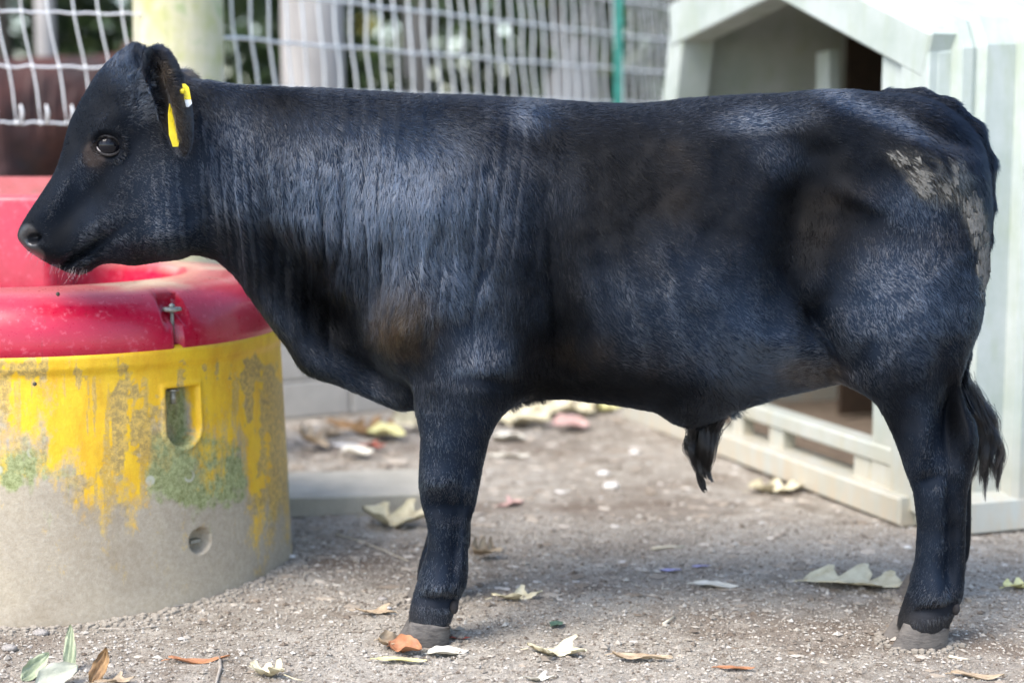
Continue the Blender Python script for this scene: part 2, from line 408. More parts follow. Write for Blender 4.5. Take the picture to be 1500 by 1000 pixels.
def vnormals(V, F):
    n = np.cross(V[F[:, 2]]-V[F[:, 0]], V[F[:, 3]]-V[F[:, 1]]); N_ = np.zeros_like(V)
    for k in range(4):
        for a in range(3): N_[:, a] += np.bincount(F[:, k], n[:, a], len(V))
    return N_/np.maximum(np.linalg.norm(N_, axis=1, keepdims=True), 1e-12)
V = neigh_smooth(V, F, 4)
NRM = vnormals(V, F)
ctr = V.mean(0)
if ((V-ctr)*NRM).sum(1).mean() < 0: F = F[:, ::-1]; NRM = -NRM
def side_px(V):                           # photo coordinates; the far side takes its mirror image's
    W_ = V.copy(); W_[:, 1] = -np.abs(W_[:, 1])+YM
    return proj(W_)
# sculpting: (px, py, amplitude m, sigma along, sigma across, angle deg clockwise from +x in the picture)
sculpt = [
 (118,300,-.010,45,16,-50),(135,330,.006,30,14,-20),(205,205,-.006,30,30,0),(105,250,.004,40,8,-58),
 (250,345,.008,40,14,-10),(290,240,-.012,22,90,0),(305,335,-.010,18,30,0),(72,366,.006,22,12,20),(102,382,-.019,42,4.5,-33),(124,391,.009,16,9,0),
 (430,405,-.034,42,26,48),(485,480,-.046,46,24,50),(548,548,-.034,30,20,45),(395,365,-.016,30,16,45),
 (590,475,.012,38,40,0),(560,400,-.006,14,60,15),(360,330,.006,14,70,-30),
 (700,250,.010,50,70,0),(785,330,-.012,16,100,0),(820,450,-.014,16,110,0),(800,550,-.010,20,40,0),(760,470,.010,22,80,-8),
 (770,185,-.008,35,25,0),(750,160,.006,30,16,0),
 (1000,440,.012,90,70,20),(950,250,-.006,60,60,0),(1110,185,.006,55,12,-5),(1140,260,-.010,60,35,20),(1190,290,-.014,30,50,0),(1165,370,-.028,26,80,10),
 (1195,470,-.014,14,45,25),(1240,545,-.014,14,40,45),(1205,485,-.024,55,8,57),(1160,505,.014,45,18,12),(1235,470,.010,60,14,60),(812,430,-.008,7,110,-4),(870,430,.004,10,90,-12),(925,430,.004,9,85,-12),(980,420,.003,9,80,-12),(700,560,.008,30,40,10),(600,545,-.012,12,30,-25),(735,560,-.006,8,40,-80),(1170,510,.010,50,22,-10),(1260,290,.012,22,10,30),(1250,330,-.010,30,40,0),
 (1330,440,.016,55,60,0),(1350,240,.006,40,14,28),(1310,200,.006,70,9,24),(1340,182,-.007,50,9,26),(1380,560,-.010,14,60,10),
 (1397,606,-.032,9,36,8),(1340,640,.006,18,30,0),(1420,640,.016,10,20,0),(1392,790,-.013,6,75,0),(1368,800,.005,12,70,0),(1345,655,.012,16,36,12),(1372,640,-.007,8,34,8),(1365,700,-.006,20,7,-20),(1395,690,.006,14,10,0),(1372,868,.013,22,15,0),(1360,893,-.007,30,6,-10),
 (650,640,.006,26,34,0),(640,702,.015,20,15,0),(620,706,.006,8,16,0),(690,715,.006,9,14,0),(660,745,-.010,30,10,0),(668,800,-.008,4.5,48,4),(640,800,.004,8,50,4),(678,800,.004,5,50,4),(650,880,-.007,34,6,8),(645,856,.012,20,13,0),
 (1090,570,.006,40,16,-20),(1020,560,.006,60,14,0),(900,560,-.004,80,12,0)]
px, py = side_px(V)
amp = np.zeros(len(V))
for (cx, cy, a, s1, s2, ang) in sculpt:
    t = radians(ang); dx = px-cx; dy = py-cy; u = dx*cos(t)+dy*sin(t); v = -dx*sin(t)+dy*cos(t)
    amp += a*np.exp(-.5*(u/s1)**2-.5*(v/s2)**2)
lat = np.abs(NRM[:, 1])
# loose skin folds down the neck and shoulder
fold = np.exp(-.5*((px-560)/150)**2-.5*((py-330)/120)**2) + .6*np.exp(-.5*((px-370)/60)**2-.5*((py-300)/90)**2)
slant = (py-300)*.10*np.sign(560-px+1)*np.minimum(1, np.abs(px-560)/200)
q = np.stack([(px-slant)/17, py/170, np.zeros_like(px)], -1); rid = vnoise(q, 1, 4); rid = 1-np.abs(rid)*2.2
amp += .0035*np.clip(fold, 0, 1)*rid - .0058*np.clip(fold*1.2-.10, 0, 1)*np.exp(-(vnoise(q*np.array([.80, .50, 1]), 1, 14)/.12)**2)*(.4+.6*sstep(-.3, .3, vnoise(q*np.array([.3, .4, 1]), 1, 15)))
q = np.stack([px/60, py/60, np.sign(V[:, 1])*3], -1); amp += .0035*vnoise(q, 1, 6)*sstep(300, 500, px) + .0015*vnoise(q, 2.6, 7)
V[:, 1] += np.sign(V[:, 1])*amp*1.75*lat
V = neigh_smooth(V, F, 1, .35)
NRM = vnormals(V, F)
# eye hole: flatten round the eye
def near_vertex(cx, cy):
    m_ = (V[:, 1] < 0) & (NRM[:, 1] < 0); d = np.hypot(px-cx, py-cy)+np.where(m_, 0, 1e6)
    j = np.argsort(d)[:12]; return V[j].mean(0)
EYE = near_vertex(157, 213)
for s in (-1, 1):
    c = np.array([EYE[0], s*abs(EYE[1]), EYE[2]]); d = np.linalg.norm((V-c)*np.array([1, .6, 1.1]), axis=1)
    V[:, 1] -= s*.012*np.exp(-(d/.0225)**4)
    V[:, 1] += s*.0035*np.exp(-((d-.034)/.007)**2)
NRM = vnormals(V, F); px, py = side_px(V)

calf = empty('calf', (0, YM, 0)); tag(calf, 'black bull calf with yellow ear tags standing side-on and facing left over the waterer', 'calf')
m, N, L, p = newmat('hide'); a = attr(N, 'col'); L.new(a.outputs['Color'], p.inputs['Base Color'])
ar = attr(N, 'wet'); rs = N.new('ShaderNodeMapRange'); rs.inputs['To Min'].default_value = .08; rs.inputs['To Max'].default_value = .6; L.new(ar.outputs['Fac'], rs.inputs[0]); L.new(rs.outputs[0], p.inputs['Specular IOR Level']); rr = N.new('ShaderNodeMapRange'); rr.inputs['To Min'].default_value = .62; rr.inputs['To Max'].default_value = .28; L.new(ar.outputs['Fac'], rr.inputs[0]); L.new(rr.outputs[0], p.inputs['Roughness'])
vo = N.new('ShaderNodeTexVoronoi'); vo.feature = 'DISTANCE_TO_EDGE'; vo.inputs['Scale'].default_value = 85
mp = N.new('ShaderNodeMapping'); mp.inputs['Scale'].default_value = (1, 1, .5); mp.inputs['Rotation'].default_value = (0, radians(-35), 0)
tc = N.new('ShaderNodeTexCoord'); L.new(tc.outputs['Object'], mp.inputs[0]); nn = nz(N, L, 30, 3)
dm = N.new('ShaderNodeMix'); dm.data_type = 'VECTOR'; dm.inputs['Factor'].default_value = .05; L.new(mp.outputs[0], dm.inputs[4]); L.new(nn.outputs['Color'], dm.inputs[5])
L.new(dm.outputs[1], vo.inputs['Vector']); rv = ramp(N, L, vo.outputs['Distance'], [(0, 0), (.22, 1)])
am = attr(N, 'mud'); mm = N.new('ShaderNodeMath'); mm.operation = 'MULTIPLY'; L.new(am.outputs['Fac'], mm.inputs[0]); L.new(rv.outputs[0], mm.inputs[1])
hh = N.new('ShaderNodeMath'); hh.operation = 'ADD'; L.new(mm.outputs[0], hh.inputs[0])
n9 = nz(N, L, 260, 4); sc_ = N.new('ShaderNodeMath'); sc_.operation = 'MULTIPLY'; sc_.inputs[1].default_value = .25; L.new(n9.outputs[0], sc_.inputs[0]); L.new(sc_.outputs[0], hh.inputs[1])
L.new(bump(N, L, hh.outputs[0], .8, .004).outputs[0], p.inputs['Normal'])
M_hide = m
body = mesh_np('body', V, F, M_hide, calf)
# masks in photo space
def G(cx, cy, s1, s2=None, ang=0):
    s2 = s2 or s1; t = radians(ang); dx = px-cx; dy = py-cy; u = dx*cos(t)+dy*sin(t); v = -dx*sin(t)+dy*cos(t)
    return np.exp(-.5*(u/s1)**2-.5*(v/s2)**2)
P3 = np.stack([px/40, py/40, np.zeros_like(px)], -1)
nA = fbm(P3, 1.2, 4, 31); nB = fbm(P3, 4, 3, 37)
mud = sstep(.34, .95, np.maximum.reduce([G(1335,243,34,14,28), G(1372,265,32,26,30), G(1405,255,13,28,-20), G(1428,320,16,40,-12), G(1442,385,10,30)]) + .38*nA+.42*nB) * (np.abs(NRM[:, 1]) > .15)
muzzle = sstep(.5, .75, np.maximum(G(40,347,15,19,0), G(54,370,15,9,40)*.9)+.05*nA)*(px < 68)
eyeskin = sstep(.35, .8, np.maximum(G(138,226,17,20,30), G(158,213,20,17)*.8))*.5
brown = np.clip(np.maximum.reduce([G(590,472,34,34)*.9, G(256,150,14,46,-10)*.8, G(1215,300,70,60)*.20, G(900,520,120,30)*.25, G(985,270,40,60)*.2, G(1180,548,50,18)*.5]) + .15*nA, 0, 1)
brown *= sstep(.05, .4, brown)
black = np.array([.0045, .0050, .0068]); C = np.tile(black, (len(V), 1))
def blend(C, c, k): return C*(1-k[:, None])+np.array(c)*k[:, None]
C = blend(C, (.030, .023, .016), brown*.7); C = blend(C, (.075, .058, .052), eyeskin); C = blend(C, (.022, .022, .025), muzzle)
C = blend(C, (.17, .16, .14), mud*np.clip(.55+1.0*nB, .1, 1)); C = blend(C, (.10, .085, .07), sstep(900, 935, py)*(px > 100)*.6)
set_col(body, 'col', C); set_col(body, 'wet', np.stack([muzzle]*3, -1)); set_col(body, 'mud', np.stack([mud]*3, -1))

# ---- coat: individual hairs
flow = [ # px, py, dx, dy
 (50,310,.6,-.2),(80,300,.5,.35),(60,380,1,.5),(110,250,.3,.6),(110,350,.9,.35),(120,390,.9,.3),(150,150,.1,-.9),(180,90,-.2,-1),(130,190,.2,-.8),(200,150,.6,-.4),(200,260,.85,.6),(160,320,.9,.5),(240,330,.9,.5),(260,250,.7,.9),(225,210,.8,.5),
 (290,180,.5,.9),(300,350,.8,.6),(330,160,.35,.9),(350,250,.45,1),(350,380,.6,.9),(400,200,.15,1),(420,300,.2,1),(400,450,.5,.9),(450,500,.6,.8),(500,250,-.02,1),(520,400,.25,1),(560,560,.6,.6),
 (480,150,.6,.5),(600,150,.7,.4),(700,155,.8,.35),(600,300,.05,1),(650,430,.25,1),(590,470,-.2,.9),(700,250,.1,1),(750,400,.3,1),(800,500,.3,1),(800,200,.5,.8),(700,540,.2,1),
 (850,160,.9,.25),(850,300,.45,.9),(900,450,.6,.8),(950,200,.8,.6),(1000,350,.7,.75),(1000,500,.8,.55),(900,560,.9,.3),(1000,150,.95,.15),(1080,570,.7,.6),(1080,500,.7,.45),(1100,400,.75,.6),(1110,180,.9,.1),(1130,240,.5,.8),(1150,540,.8,-.1),
 (1200,150,.95,.15),(1180,220,.2,.9),(1200,350,.1,.95),(1250,200,.8,.45),(1260,300,.5,.8),(1300,180,.85,.4),(1380,170,.7,.7),(1430,230,.3,1),(1445,320,0,1),(1350,230,.6,.6),(1300,350,-.1,1),(1340,300,.1,1),(1380,350,-.15,1),(1300,420,.6,.75),(1380,430,.5,.8),(1350,500,.6,.6),(1280,500,.6,.8),(1420,450,.2,1),
 (1300,600,.5,.8),(1380,580,.3,1),(1380,650,-.1,1),(1370,760,0,1),(1370,850,-.1,1),(1350,910,-.2,1),(660,620,.2,1),(660,700,.2,1),(655,780,0,1),(645,860,-.1,1),(630,910,-.1,1),(245,110,.6,-.2),(260,160,.6,.4),(1030,610,-.2,1)]
flow = np.array(flow, float)
def hair_field(qx, qy):
    D = np.zeros((len(qx), 2)); Wt = np.zeros(len(qx))
    for (a, b, dx, dy) in flow:
        w_ = 1/((qx-a)**2+(qy-b)**2+250.)**1.6; l = math.hypot(dx, dy)
        D[:, 0] += w_*dx/l; D[:, 1] += w_*dy/l; Wt += w_
    return D/Wt[:, None]
tri = np.concatenate([F[:, [0, 1, 2]], F[:, [0, 2, 3]]])
Atri = .5*np.linalg.norm(np.cross(V[tri[:, 1]]-V[tri[:, 0]], V[tri[:, 2]]-V[tri[:, 0]]), axis=1)
tn = NRM[tri[:, 0]]; ty = V[tri].mean(1)[:, 1]; tpx, tpy = px[tri[:, 0]], py[tri[:, 0]]
nearw = np.where((tn[:, 1] < .25), 1.0, .12); nearw = np.where((ty > .03) & (tn[:, 2] < .4), .12, nearw)
mz = muzzle[tri[:, 0]]; md = mud[tri[:, 0]]; es = eyeskin[tri[:, 0]]
earhole = (np.abs(tpx-240-(tpy-140)*.2) < 12) & (tpy > 85) & (tpy < 205)
inhoof = (tpy > np.where(tpx > 1000, 918+(tpx-1315)*.26, 908+(tpx-600)*.30)) & (tpx > 100)
wgt = nearw*(1-mz)*(1-.55*md)*(1-.6*es)*np.where(tpx < 300, 2.2, 1.0)*np.where(inhoof, 0, 1)*np.where(earhole, .4, 1)
eyed = np.linalg.norm((V[tri].mean(1)*np.array([1, 1, 1])*np.where(np.arange(3) == 1, 0, 1)) - np.array([EYE[0], 0, EYE[2]]), axis=1)
wgt = np.where((eyed < .024) & (tn[:, 1] < 0), 0, wgt)
NH = 520000
cdf = np.cumsum(Atri*wgt); cdf /= cdf[-1]; pick = np.searchsorted(cdf, rng.random(NH))
b1 = rng.random((NH, 2)); fl = b1.sum(1) > 1; b1[fl] = 1-b1[fl]
T = tri[pick]; R0 = V[T[:, 0]] + (V[T[:, 1]]-V[T[:, 0]])*b1[:, :1] + (V[T[:, 2]]-V[T[:, 0]])*b1[:, 1:]
nr = NRM[T[:, 0]]; qx, qy = px[T[:, 0]]+0, py[T[:, 0]]+0
qx, qy = side_px(R0)
D2 = hair_field(qx, qy)
Pn = np.stack([qx/55, qy/55, np.zeros(NH)], -1)
angn = 1.0*vnoise(Pn, 1, 51)*.30 + .14*vnoise(Pn, 5, 52) + .10*rng.standard_normal(NH)
cl = np.stack([qx/7, qy/14, np.zeros(NH)], -1); angn = angn + .16*vnoise(cl, 1, 53) + np.minimum(1, np.exp(-.5*((qx-190)/30)**2-.5*((qy-115)/40)**2)+.8*np.exp(-.5*((qx-150)/22)**2-.5*((qy-160)/22)**2))*1.5*vnoise(cl*np.array([.8, 1.3, 1]), 1, 54)
ca, sa = np.cos(angn), np.sin(angn); D2 = np.stack([D2[:, 0]*ca-D2[:, 1]*sa, D2[:, 0]*sa+D2[:, 1]*ca], -1)
D3 = np.stack([D2[:, 0], np.zeros(NH), -D2[:, 1]], -1)
D3 -= nr*(D3*nr).sum(1, keepdims=True); ln = np.linalg.norm(D3, axis=1, keepdims=True)
D3 = np.where(ln > .15, D3/np.maximum(ln, 1e-6), D3 + .6*np.array([.5, 0, -.6])); D3 /= np.maximum(np.linalg.norm(D3, axis=1, keepdims=True), 1e-6)
def g2(cx, cy, s): return np.exp(-.5*((qx-cx)**2+(qy-cy)**2)/s**2)
Lh = .0135*np.ones(NH)
Lh *= np.where(qx < 290, .62, 1)*np.where(qx < 110, .7, 1)
Lh *= np.where(qy > 600, .75, 1)
Lh *= 1+.9*np.exp(-.5*((qx-600)/170)**2-.5*((qy-330)/120)**2) + .9*g2(1090, 570, 40)+.8*g2(205, 75, 25)+1.0*g2(250, 140, 35)+.6*g2(1430, 250, 50)
Lh *= rng.uniform(.6, 1.25, NH)
lift = .13+.10*rng.random(NH)+.22*g2(205, 75, 25)+.16*g2(185, 120, 32)+.1*g2(105, 385, 25)+.2*g2(252, 120, 40)+.18*g2(1400, 210, 60)+.12*g2(1090, 570, 50)
lift += .05*vnoise(cl, 1, 58)
NPT = 4; PT_ = np.empty((NH, NPT, 3)); bend = rng.standard_normal((NH, 3))*.10
for k in range(NPT):
    t = k/(NPT-1)
    PT_[:, k] = R0 - nr*.0015 + (D3*t + nr*(lift*t*(1-.45*t))[:, None]*1.3 + bend*(t*t))*Lh[:, None]
def el2(cx, cy, s1, s2, ang=0):
    t = radians(ang); dx = qx-cx; dy = qy-cy; u = dx*cos(t)+dy*sin(t); v = -dx*sin(t)+dy*cos(t); return np.exp(-.5*(u/s1)**2-.5*(v/s2)**2)
painted_sheen = np.maximum.reduce([el2(560,270,190,70,6), el2(340,240,60,90,-20)*.8, el2(640,400,80,110)*.9, el2(690,540,50,80)*.85, el2(480,520,110,22,42)*.7, el2(655,690,60,160)*.6, el2(1050,480,150,75,18)*1.0, el2(960,400,60,60)*.6, el2(1310,440,85,70,20)*1.05, el2(1330,300,50,40)*.7,  # bluish highlights of the coat, painted into the hair colour
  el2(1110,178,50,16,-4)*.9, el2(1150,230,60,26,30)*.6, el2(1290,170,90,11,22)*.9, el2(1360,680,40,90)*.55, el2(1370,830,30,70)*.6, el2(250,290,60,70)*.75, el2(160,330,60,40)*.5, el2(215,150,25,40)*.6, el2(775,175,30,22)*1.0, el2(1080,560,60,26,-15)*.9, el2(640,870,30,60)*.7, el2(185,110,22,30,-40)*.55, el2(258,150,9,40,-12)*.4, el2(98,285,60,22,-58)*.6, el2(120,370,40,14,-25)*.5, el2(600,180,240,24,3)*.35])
dull = np.maximum.reduce([el2(470,460,75,36,48), el2(1185,330,48,85,5), el2(900,290,100,95,20)*.8, el2(830,470,24,90), el2(870,200,100,34)*.7, el2(860,570,170,20), el2(240,150,22,60)*.8, el2(600,475,45,50)*.8, el2(1396,612,16,40), el2(1390,190,40,22,30)*.6, el2(660,755,40,12)*.5, el2(330,345,30,25)*.5, el2(500,150,180,14,3)*.5, el2(104,382,44,5,-33)*.9, el2(95,330,30,16,-50)*.5])  # hollows and creases painted darker by holding the highlights back
painted_sheen0 = painted_sheen*(1-.9*dull); painted_sheen = np.clip(painted_sheen0+.08*vnoise(Pn, 1.3, 65)*(painted_sheen0 > .1)+.22*painted_sheen0*vnoise(np.stack([(qx-(qy-300)*.12)/5, qy/70, 0*qx], -1), 1, 66), 0, 1)
painted_sheen = np.maximum(painted_sheen, .16*(1-dull))*(.75+.25*rng.random(NH))
hcol = np.exp(rng.normal(0, .45, NH))[:, None]*(np.array([.0014, .0016, .0022])*(1-painted_sheen)[:, None] + np.array([.014, .025, .046])*painted_sheen[:, None])  # painted highlights mixed over near-black hair
bv = brown[T[:, 0]]; kk = np.clip(bv*rng.uniform(.2, 1.4, NH)*(.85+.9*vnoise(np.stack([(qx+(qy-470)*.2)/6, qy/26, 0*qx], -1), 1, 67)), 0, 1); hcol = hcol*(1-kk[:, None])+np.array([.085, .062, .040])*kk[:, None]
ek = es[pick]*.6; hcol = hcol*(1-ek[:, None])+np.array([.08, .062, .05])*ek[:, None]
mk = np.clip(md[pick]*1.3, 0, 1)*(rng.random(NH) < .75); hcol = hcol*(1-mk[:, None])+np.exp(rng.normal(0, .3, NH))[:, None]*np.array([.12, .115, .10])*mk[:, None]; Lsh = 1-.55*mk
dusty = (.5+.5*vnoise(Pn, .7, 61))*(rng.random(NH) < .03); hcol = hcol+dusty[:, None]*np.array([.10, .09, .075])
dleg = sstep(860, 930, qy)*rng.random(NH)*.5; hcol = hcol*(1-dleg[:, None])+np.array([.10, .09, .08])*dleg[:, None]
m, N, L, p = newmat('coat_hair'); N.remove(p); a = attr(N, 'col')
h1 = N.new('ShaderNodeBsdfHairPrincipled'); h1.parametrization = 'COLOR'; L.new(a.outputs['Color'], h1.inputs['Color'])
h1.inputs['Roughness'].default_value = .20; h1.inputs['Radial Roughness'].default_value = .55; h1.inputs['Random Roughness'].default_value = .2
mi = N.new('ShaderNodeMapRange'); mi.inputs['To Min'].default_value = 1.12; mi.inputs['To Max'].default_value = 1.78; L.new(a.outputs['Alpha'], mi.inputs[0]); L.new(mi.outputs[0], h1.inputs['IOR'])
L.new(h1.outputs[0], N['Material Output'].inputs['Surface'])
M_hair = m
def hairs(name, P, R_root, R_tip, C, parent):
    n, k, _ = P.shape; hc = bpy.data.hair_curves.new(name); hc.add_curves([k]*n)
    hc.position_data.foreach_set('vector', P.astype(np.float32).ravel())
    ra = hc.attributes.get('radius') or hc.attributes.new('radius', 'FLOAT', 'POINT')
    t = np.linspace(0, 1, k)**1.5; rr_ = (R_root*(1-t)+R_tip*t); ra.data.foreach_set('value', np.tile(rr_, n).astype(np.float32))
    ca_ = hc.attributes.new('col', 'FLOAT_COLOR', 'CURVE'); ca_.data.foreach_set('color', (C if C.shape[1] == 4 else np.concatenate([C, np.full((n, 1), .45)], 1)).astype(np.float32).ravel())
    hc.materials.append(M_hair); o = bpy.data.objects.new(name, hc); return link(o, parent)
hcol = np.concatenate([hcol, np.clip(painted_sheen*1.5*(1-.6*kk), 0, 1)[:, None]], 1)  # the highlight mask also sets each hair's gloss through alpha
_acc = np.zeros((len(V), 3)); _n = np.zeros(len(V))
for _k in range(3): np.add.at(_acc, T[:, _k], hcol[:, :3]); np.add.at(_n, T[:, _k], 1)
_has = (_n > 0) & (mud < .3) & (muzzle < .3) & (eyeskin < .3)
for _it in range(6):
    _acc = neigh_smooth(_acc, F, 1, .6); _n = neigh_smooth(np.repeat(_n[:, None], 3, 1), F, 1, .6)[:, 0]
C2 = C.copy(); C2[_has] = (_acc/np.maximum(_n, 1e-3)[:, None])[_has]*.8  # hide repeats the highlights and darks painted into the hair
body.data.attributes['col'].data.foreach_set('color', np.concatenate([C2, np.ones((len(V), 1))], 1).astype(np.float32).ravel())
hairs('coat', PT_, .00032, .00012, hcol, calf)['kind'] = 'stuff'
# tufts: tail switch and sheath
def tuft(name, path, n, r0, r1, seed, length_jit=.25, clumps=14, wid=.0004):
    r = np.random.default_rng(seed); path = np.array(path, float); K = 8
    s = np.linspace(0, 1, len(path)); cl_off = r.standard_normal((clumps, 3)); cl_off /= np.maximum(1, np.linalg.norm(cl_off, axis=1, keepdims=True)/1.3)
    ci = r.integers(0, clumps, n); P_ = np.empty((n, K, 3)); le = 1-length_jit*r.random(clumps)[ci]-.12*r.random(n); st = .35*r.random(n)
    for k in range(K):
        t = st+(le-st)*k/(K-1); c_ = np.stack([np.interp(t, s, path[:, a]) for a in range(3)], -1)
        rad = (r0*(1-t)+r1*t)[:, None]
        own = r.standard_normal((n, 3)) if k == 0 else own
        wob = np.sin(t*13+ci*1.7)[:, None]*.28
        P_[:, k] = c_ + cl_off[ci]*rad*(1+wob) + own*rad*(.35*(1-t)+.06)[:, None]
    C_ = np.clip(r.normal(1, .3, n), .4, 2)[:, None]*np.array([.011, .011, .0125]); return hairs(name, P_, wid, wid*.4, C_, calf)
def mp3(l, y=0): return [mid(a, b, y) for a, b in l]
tuft('tail_switch', mp3([(1412,560),(1424,588),(1439,616),(1447,650),(1444,685),(1446,722)], .02), 2600, .013, .024, 3, .45, 34)
tuft('sheath_tuft', mp3([(1038,600),(1034,630),(1026,660),(1030,690),(1040,716)]), 1800, .024, .012, 4, .3, 12)
tuft('sheath_tuft', mp3([(1020,600),(1022,630),(1018,650),(1022,680),(1030,700)]), 700, .018, .010, 5, .4, 7)
# eyes and lids
m, N, L, p = newmat('eyeball'); p.inputs['Base Color'].default_value = (.006, .006, .009, 1); p.inputs['Roughness'].default_value = .04; p.inputs['Specular IOR Level'].default_value = .28; M_eye = m
M_lid = simple('lid_skin', (.022, .018, .018), .7, .4, 200, .4, 300)
M_white = simple('eye_corner', (.45, .40, .38), .3, .3, 80, 0)
for s in (-1, 1):
    ec = Vector((EYE[0], s*(abs(EYE[1])-.0125), EYE[2]))
    e = MB().ball(ec, .0235, 28, 18, (1.0, .9, .98)).build('eye', M_eye, calf, True)
    def lid(r1x, r1z, rad, a0, a1, out, nm, mat, n=26):
        pts_ = []
        for k in range(n+1):
            th = radians(a0+(a1-a0)*k/n); x_ = r1x*cos(th); z_ = r1z*sin(th)
            y_ = math.sqrt(max(.0235**2-(x_**2+z_**2)*.93, .00002))*.9+out
            pts_.append(ec+Vector((x_ + .0*z_, s*y_, z_ - .12*x_)))
        rr_ = [rad*(.45+.55*sin(pi*k/n)) for k in range(n+1)]
        return MB().tube(pts_, rr_, 8).build(nm, mat, calf, True)
    lid(.0238, .0185, .0044, -8, 190, .000, 'upper_eyelid', M_lid); lid(.0238, .0180, .0032, 182, 358, .000, 'lower_eyelid', M_lid)
    lid(.0212, .0160, .0013, 195, 235, .0015, 'eye_corner', M_white, 12)
r = np.random.default_rng(12); n_l = 70; a_ = np.radians(r.uniform(25, 165, n_l)); Pl = np.empty((n_l, 4, 3)); base_ = np.array([EYE[0], -(abs(EYE[1])-.0125), EYE[2]])
for k in range(4):
    t = k/3; Pl[:, k, 0] = base_[0]+(.0235+.006*t)*np.cos(a_)-.004*t; Pl[:, k, 1] = base_[1]-.0125-.016*t-.004*t*np.sin(a_*9); Pl[:, k, 2] = base_[2]+.019*np.sin(a_)-.009*t*t
hairs('eyelashes', Pl, .00035, .0001, np.full((n_l, 3), .004), calf)
n_l = 90; px_l = r.uniform(42, 130, n_l); py_l = np.interp(px_l, [42, 82, 116, 130], [362, 389, 400, 397])-r.uniform(0, 8, n_l); yo = r.uniform(.01, .045, n_l); B0 = at(px_l, py_l, YM-yo)-np.array([0, YM, 0]); Pl = np.empty((n_l, 4, 3)); dv = r.normal(0, .35, (n_l, 3))+np.array([-.35, -.3, -1])
for k in range(4): Pl[:, k] = B0+dv*(k/3)*r.uniform(.007, .02, n_l)[:, None]+np.array([0, 0, -.002])*(k/3)**2
hairs('whiskers', Pl, .00028, .0001, np.tile(np.array([[.12, .11, .10]]), (n_l, 1))*r.uniform(.2, 2, (n_l, 1)), calf)
# ear tags
M_tag = simple('yellow_tag', (.80, .62, .015), .35, .12, 40, 0); M_tagw = simple('white_tag', (.7, .72, .72), .4, .1, 40, 0)
def strip(name, pxs, y, wds, th, mat, yaw=0):
    Vv = []; 
    for (a, b), wd in zip(pxs, wds):
        c_ = Vector(at(a, b, YM+y)) - Vector((0, YM, 0)); u = Vector((cos(yaw), sin(yaw), 0))*wd/2; n_ = Vector((-sin(yaw), cos(yaw), 0))*th/2
        Vv += [c_-u-n_, c_+u-n_, c_+u+n_, c_-u+n_]
    n = len(pxs); Ff = [(0, 1, 2, 3), tuple((n-1)*4+k for k in (3, 2, 1, 0))]
    for i in range(n-1):
        for k in range(4): k2 = (k+1) % 4; Ff.append((i*4+k, (i+1)*4+k, (i+1)*4+k2, i*4+k2))
    return mesh(name, Vv, Ff, mat, calf)
ye = -.175
strip('ear_tag', [(250,152),(249.5,166),(252,180),(256,198),(257,215)], ye, [.0045,.008,.014,.022,.010], .002, M_tag, .5)['label'] = 'long yellow flag tag hanging from the front of the ear'
t2 = strip('ear_tag', [(269,123),(272,128),(275,146)], ye+.005, [.006,.012,.013], .003, M_tag, .2); t2['label'] = 'small yellow and white tag on the back of the ear'
strip('tag_tip', [(275,146.3),(276.5,152),(274.5,157)], ye+.005, [.013,.012,.005], .0028, M_tagw, .2)
MB().ball(Vector(at(267, 134, YM+ye))-Vector((0, YM, 0)), .0055, 10, 7).build('tag_button', M_tag, calf, True)
# hooves (two claws and two dewclaws each)
m, N, L, p = newmat('hoof_horn'); n1 = nz(N, L, 60, 5, .7, stretch=(1, 1, 3)); n2 = nz(N, L, 12, 4)
c = ramp(N, L, n1.outputs[0], [(.3, (.045, .04, .037)), (.7, (.15, .135, .12))]).outputs[0]
L.new(mixc(N, L, ramp(N, L, n2.outputs[0], [(.45, 0), (.6, 1)]).outputs[0], c, (.13, .115, .10)), p.inputs['Base Color']); p.inputs['Roughness'].default_value = .75
L.new(bump(N, L, n1.outputs[0], .6, .004).outputs[0], p.inputs['Normal']); M_hoof = m
def hoof(cx, cy, z_top, fwd, lenx, hy):
    for sy in (-1, 1):
        V_ = []; rings = 7; n = 16
        for j in range(rings):
            t = j/(rings-1); z = -.012+(z_top+.012)*t
            ax = (lenx*.5)*(1.0-.22*t); ay = hy*.50*(1-.10*t)*(.96 if j == rings-1 else 1); c_x = cx - fwd*(1-t)
            for k in range(n):
                th = 2*pi*k/n; ex = cos(th); ey = sin(th)
                x = ax*math.copysign(abs(ex)**.8, ex); tap = 1-.35*max(0, -ex)**2
                y = ay*ey*tap + sy*hy*.53 - sy*max(0, -ex)*hy*.10*(1 if t < .5 else .5)
                xo = (.010 if sy > 0 else 0)*(1-.6*t); y += sy*(-x-.0)*.16*(1-t*.5)
                V_.append((c_x+x-xo, cy+y, z-(.012*t*max(0, ex) if j == rings-1 else 0)))
        Ff = [(j*n+k, j*n+(k+1) % n, (j+1)*n+(k+1) % n, (j+1)*n+k) for j in range(rings-1) for k in range(n)]+[tuple((rings-1)*n+k for k in range(n)), tuple(range(n))[::-1]]
        mesh('hoof', V_, Ff, M_hoof, calf, True)
        MB().ball((cx+lenx*.46, cy+sy*hy*.55, z_top+.030), .011, 10, 7, (.8, .8, 1.3)).build('dewclaw', M_lid, calf, True)
for k, (nm, st) in enumerate((('near_fore', -1), ('far_fore', 1), ('near_hind', -1), ('far_hind', 1))):
    z, cx_, rx_, ry_ = LEGS[nm]; cy = st*(NY['f'] if 'fore' in nm else NY['h'])
    z_h = z[0]+.020; hx = float(np.interp(z_h, z, cx_)); rx_h = float(np.interp(z_h, z, rx_)); hoof(hx+.001, cy, .050, .016, rx_h*2.35, float(np.interp(z_h, z, ry_))*1.06)
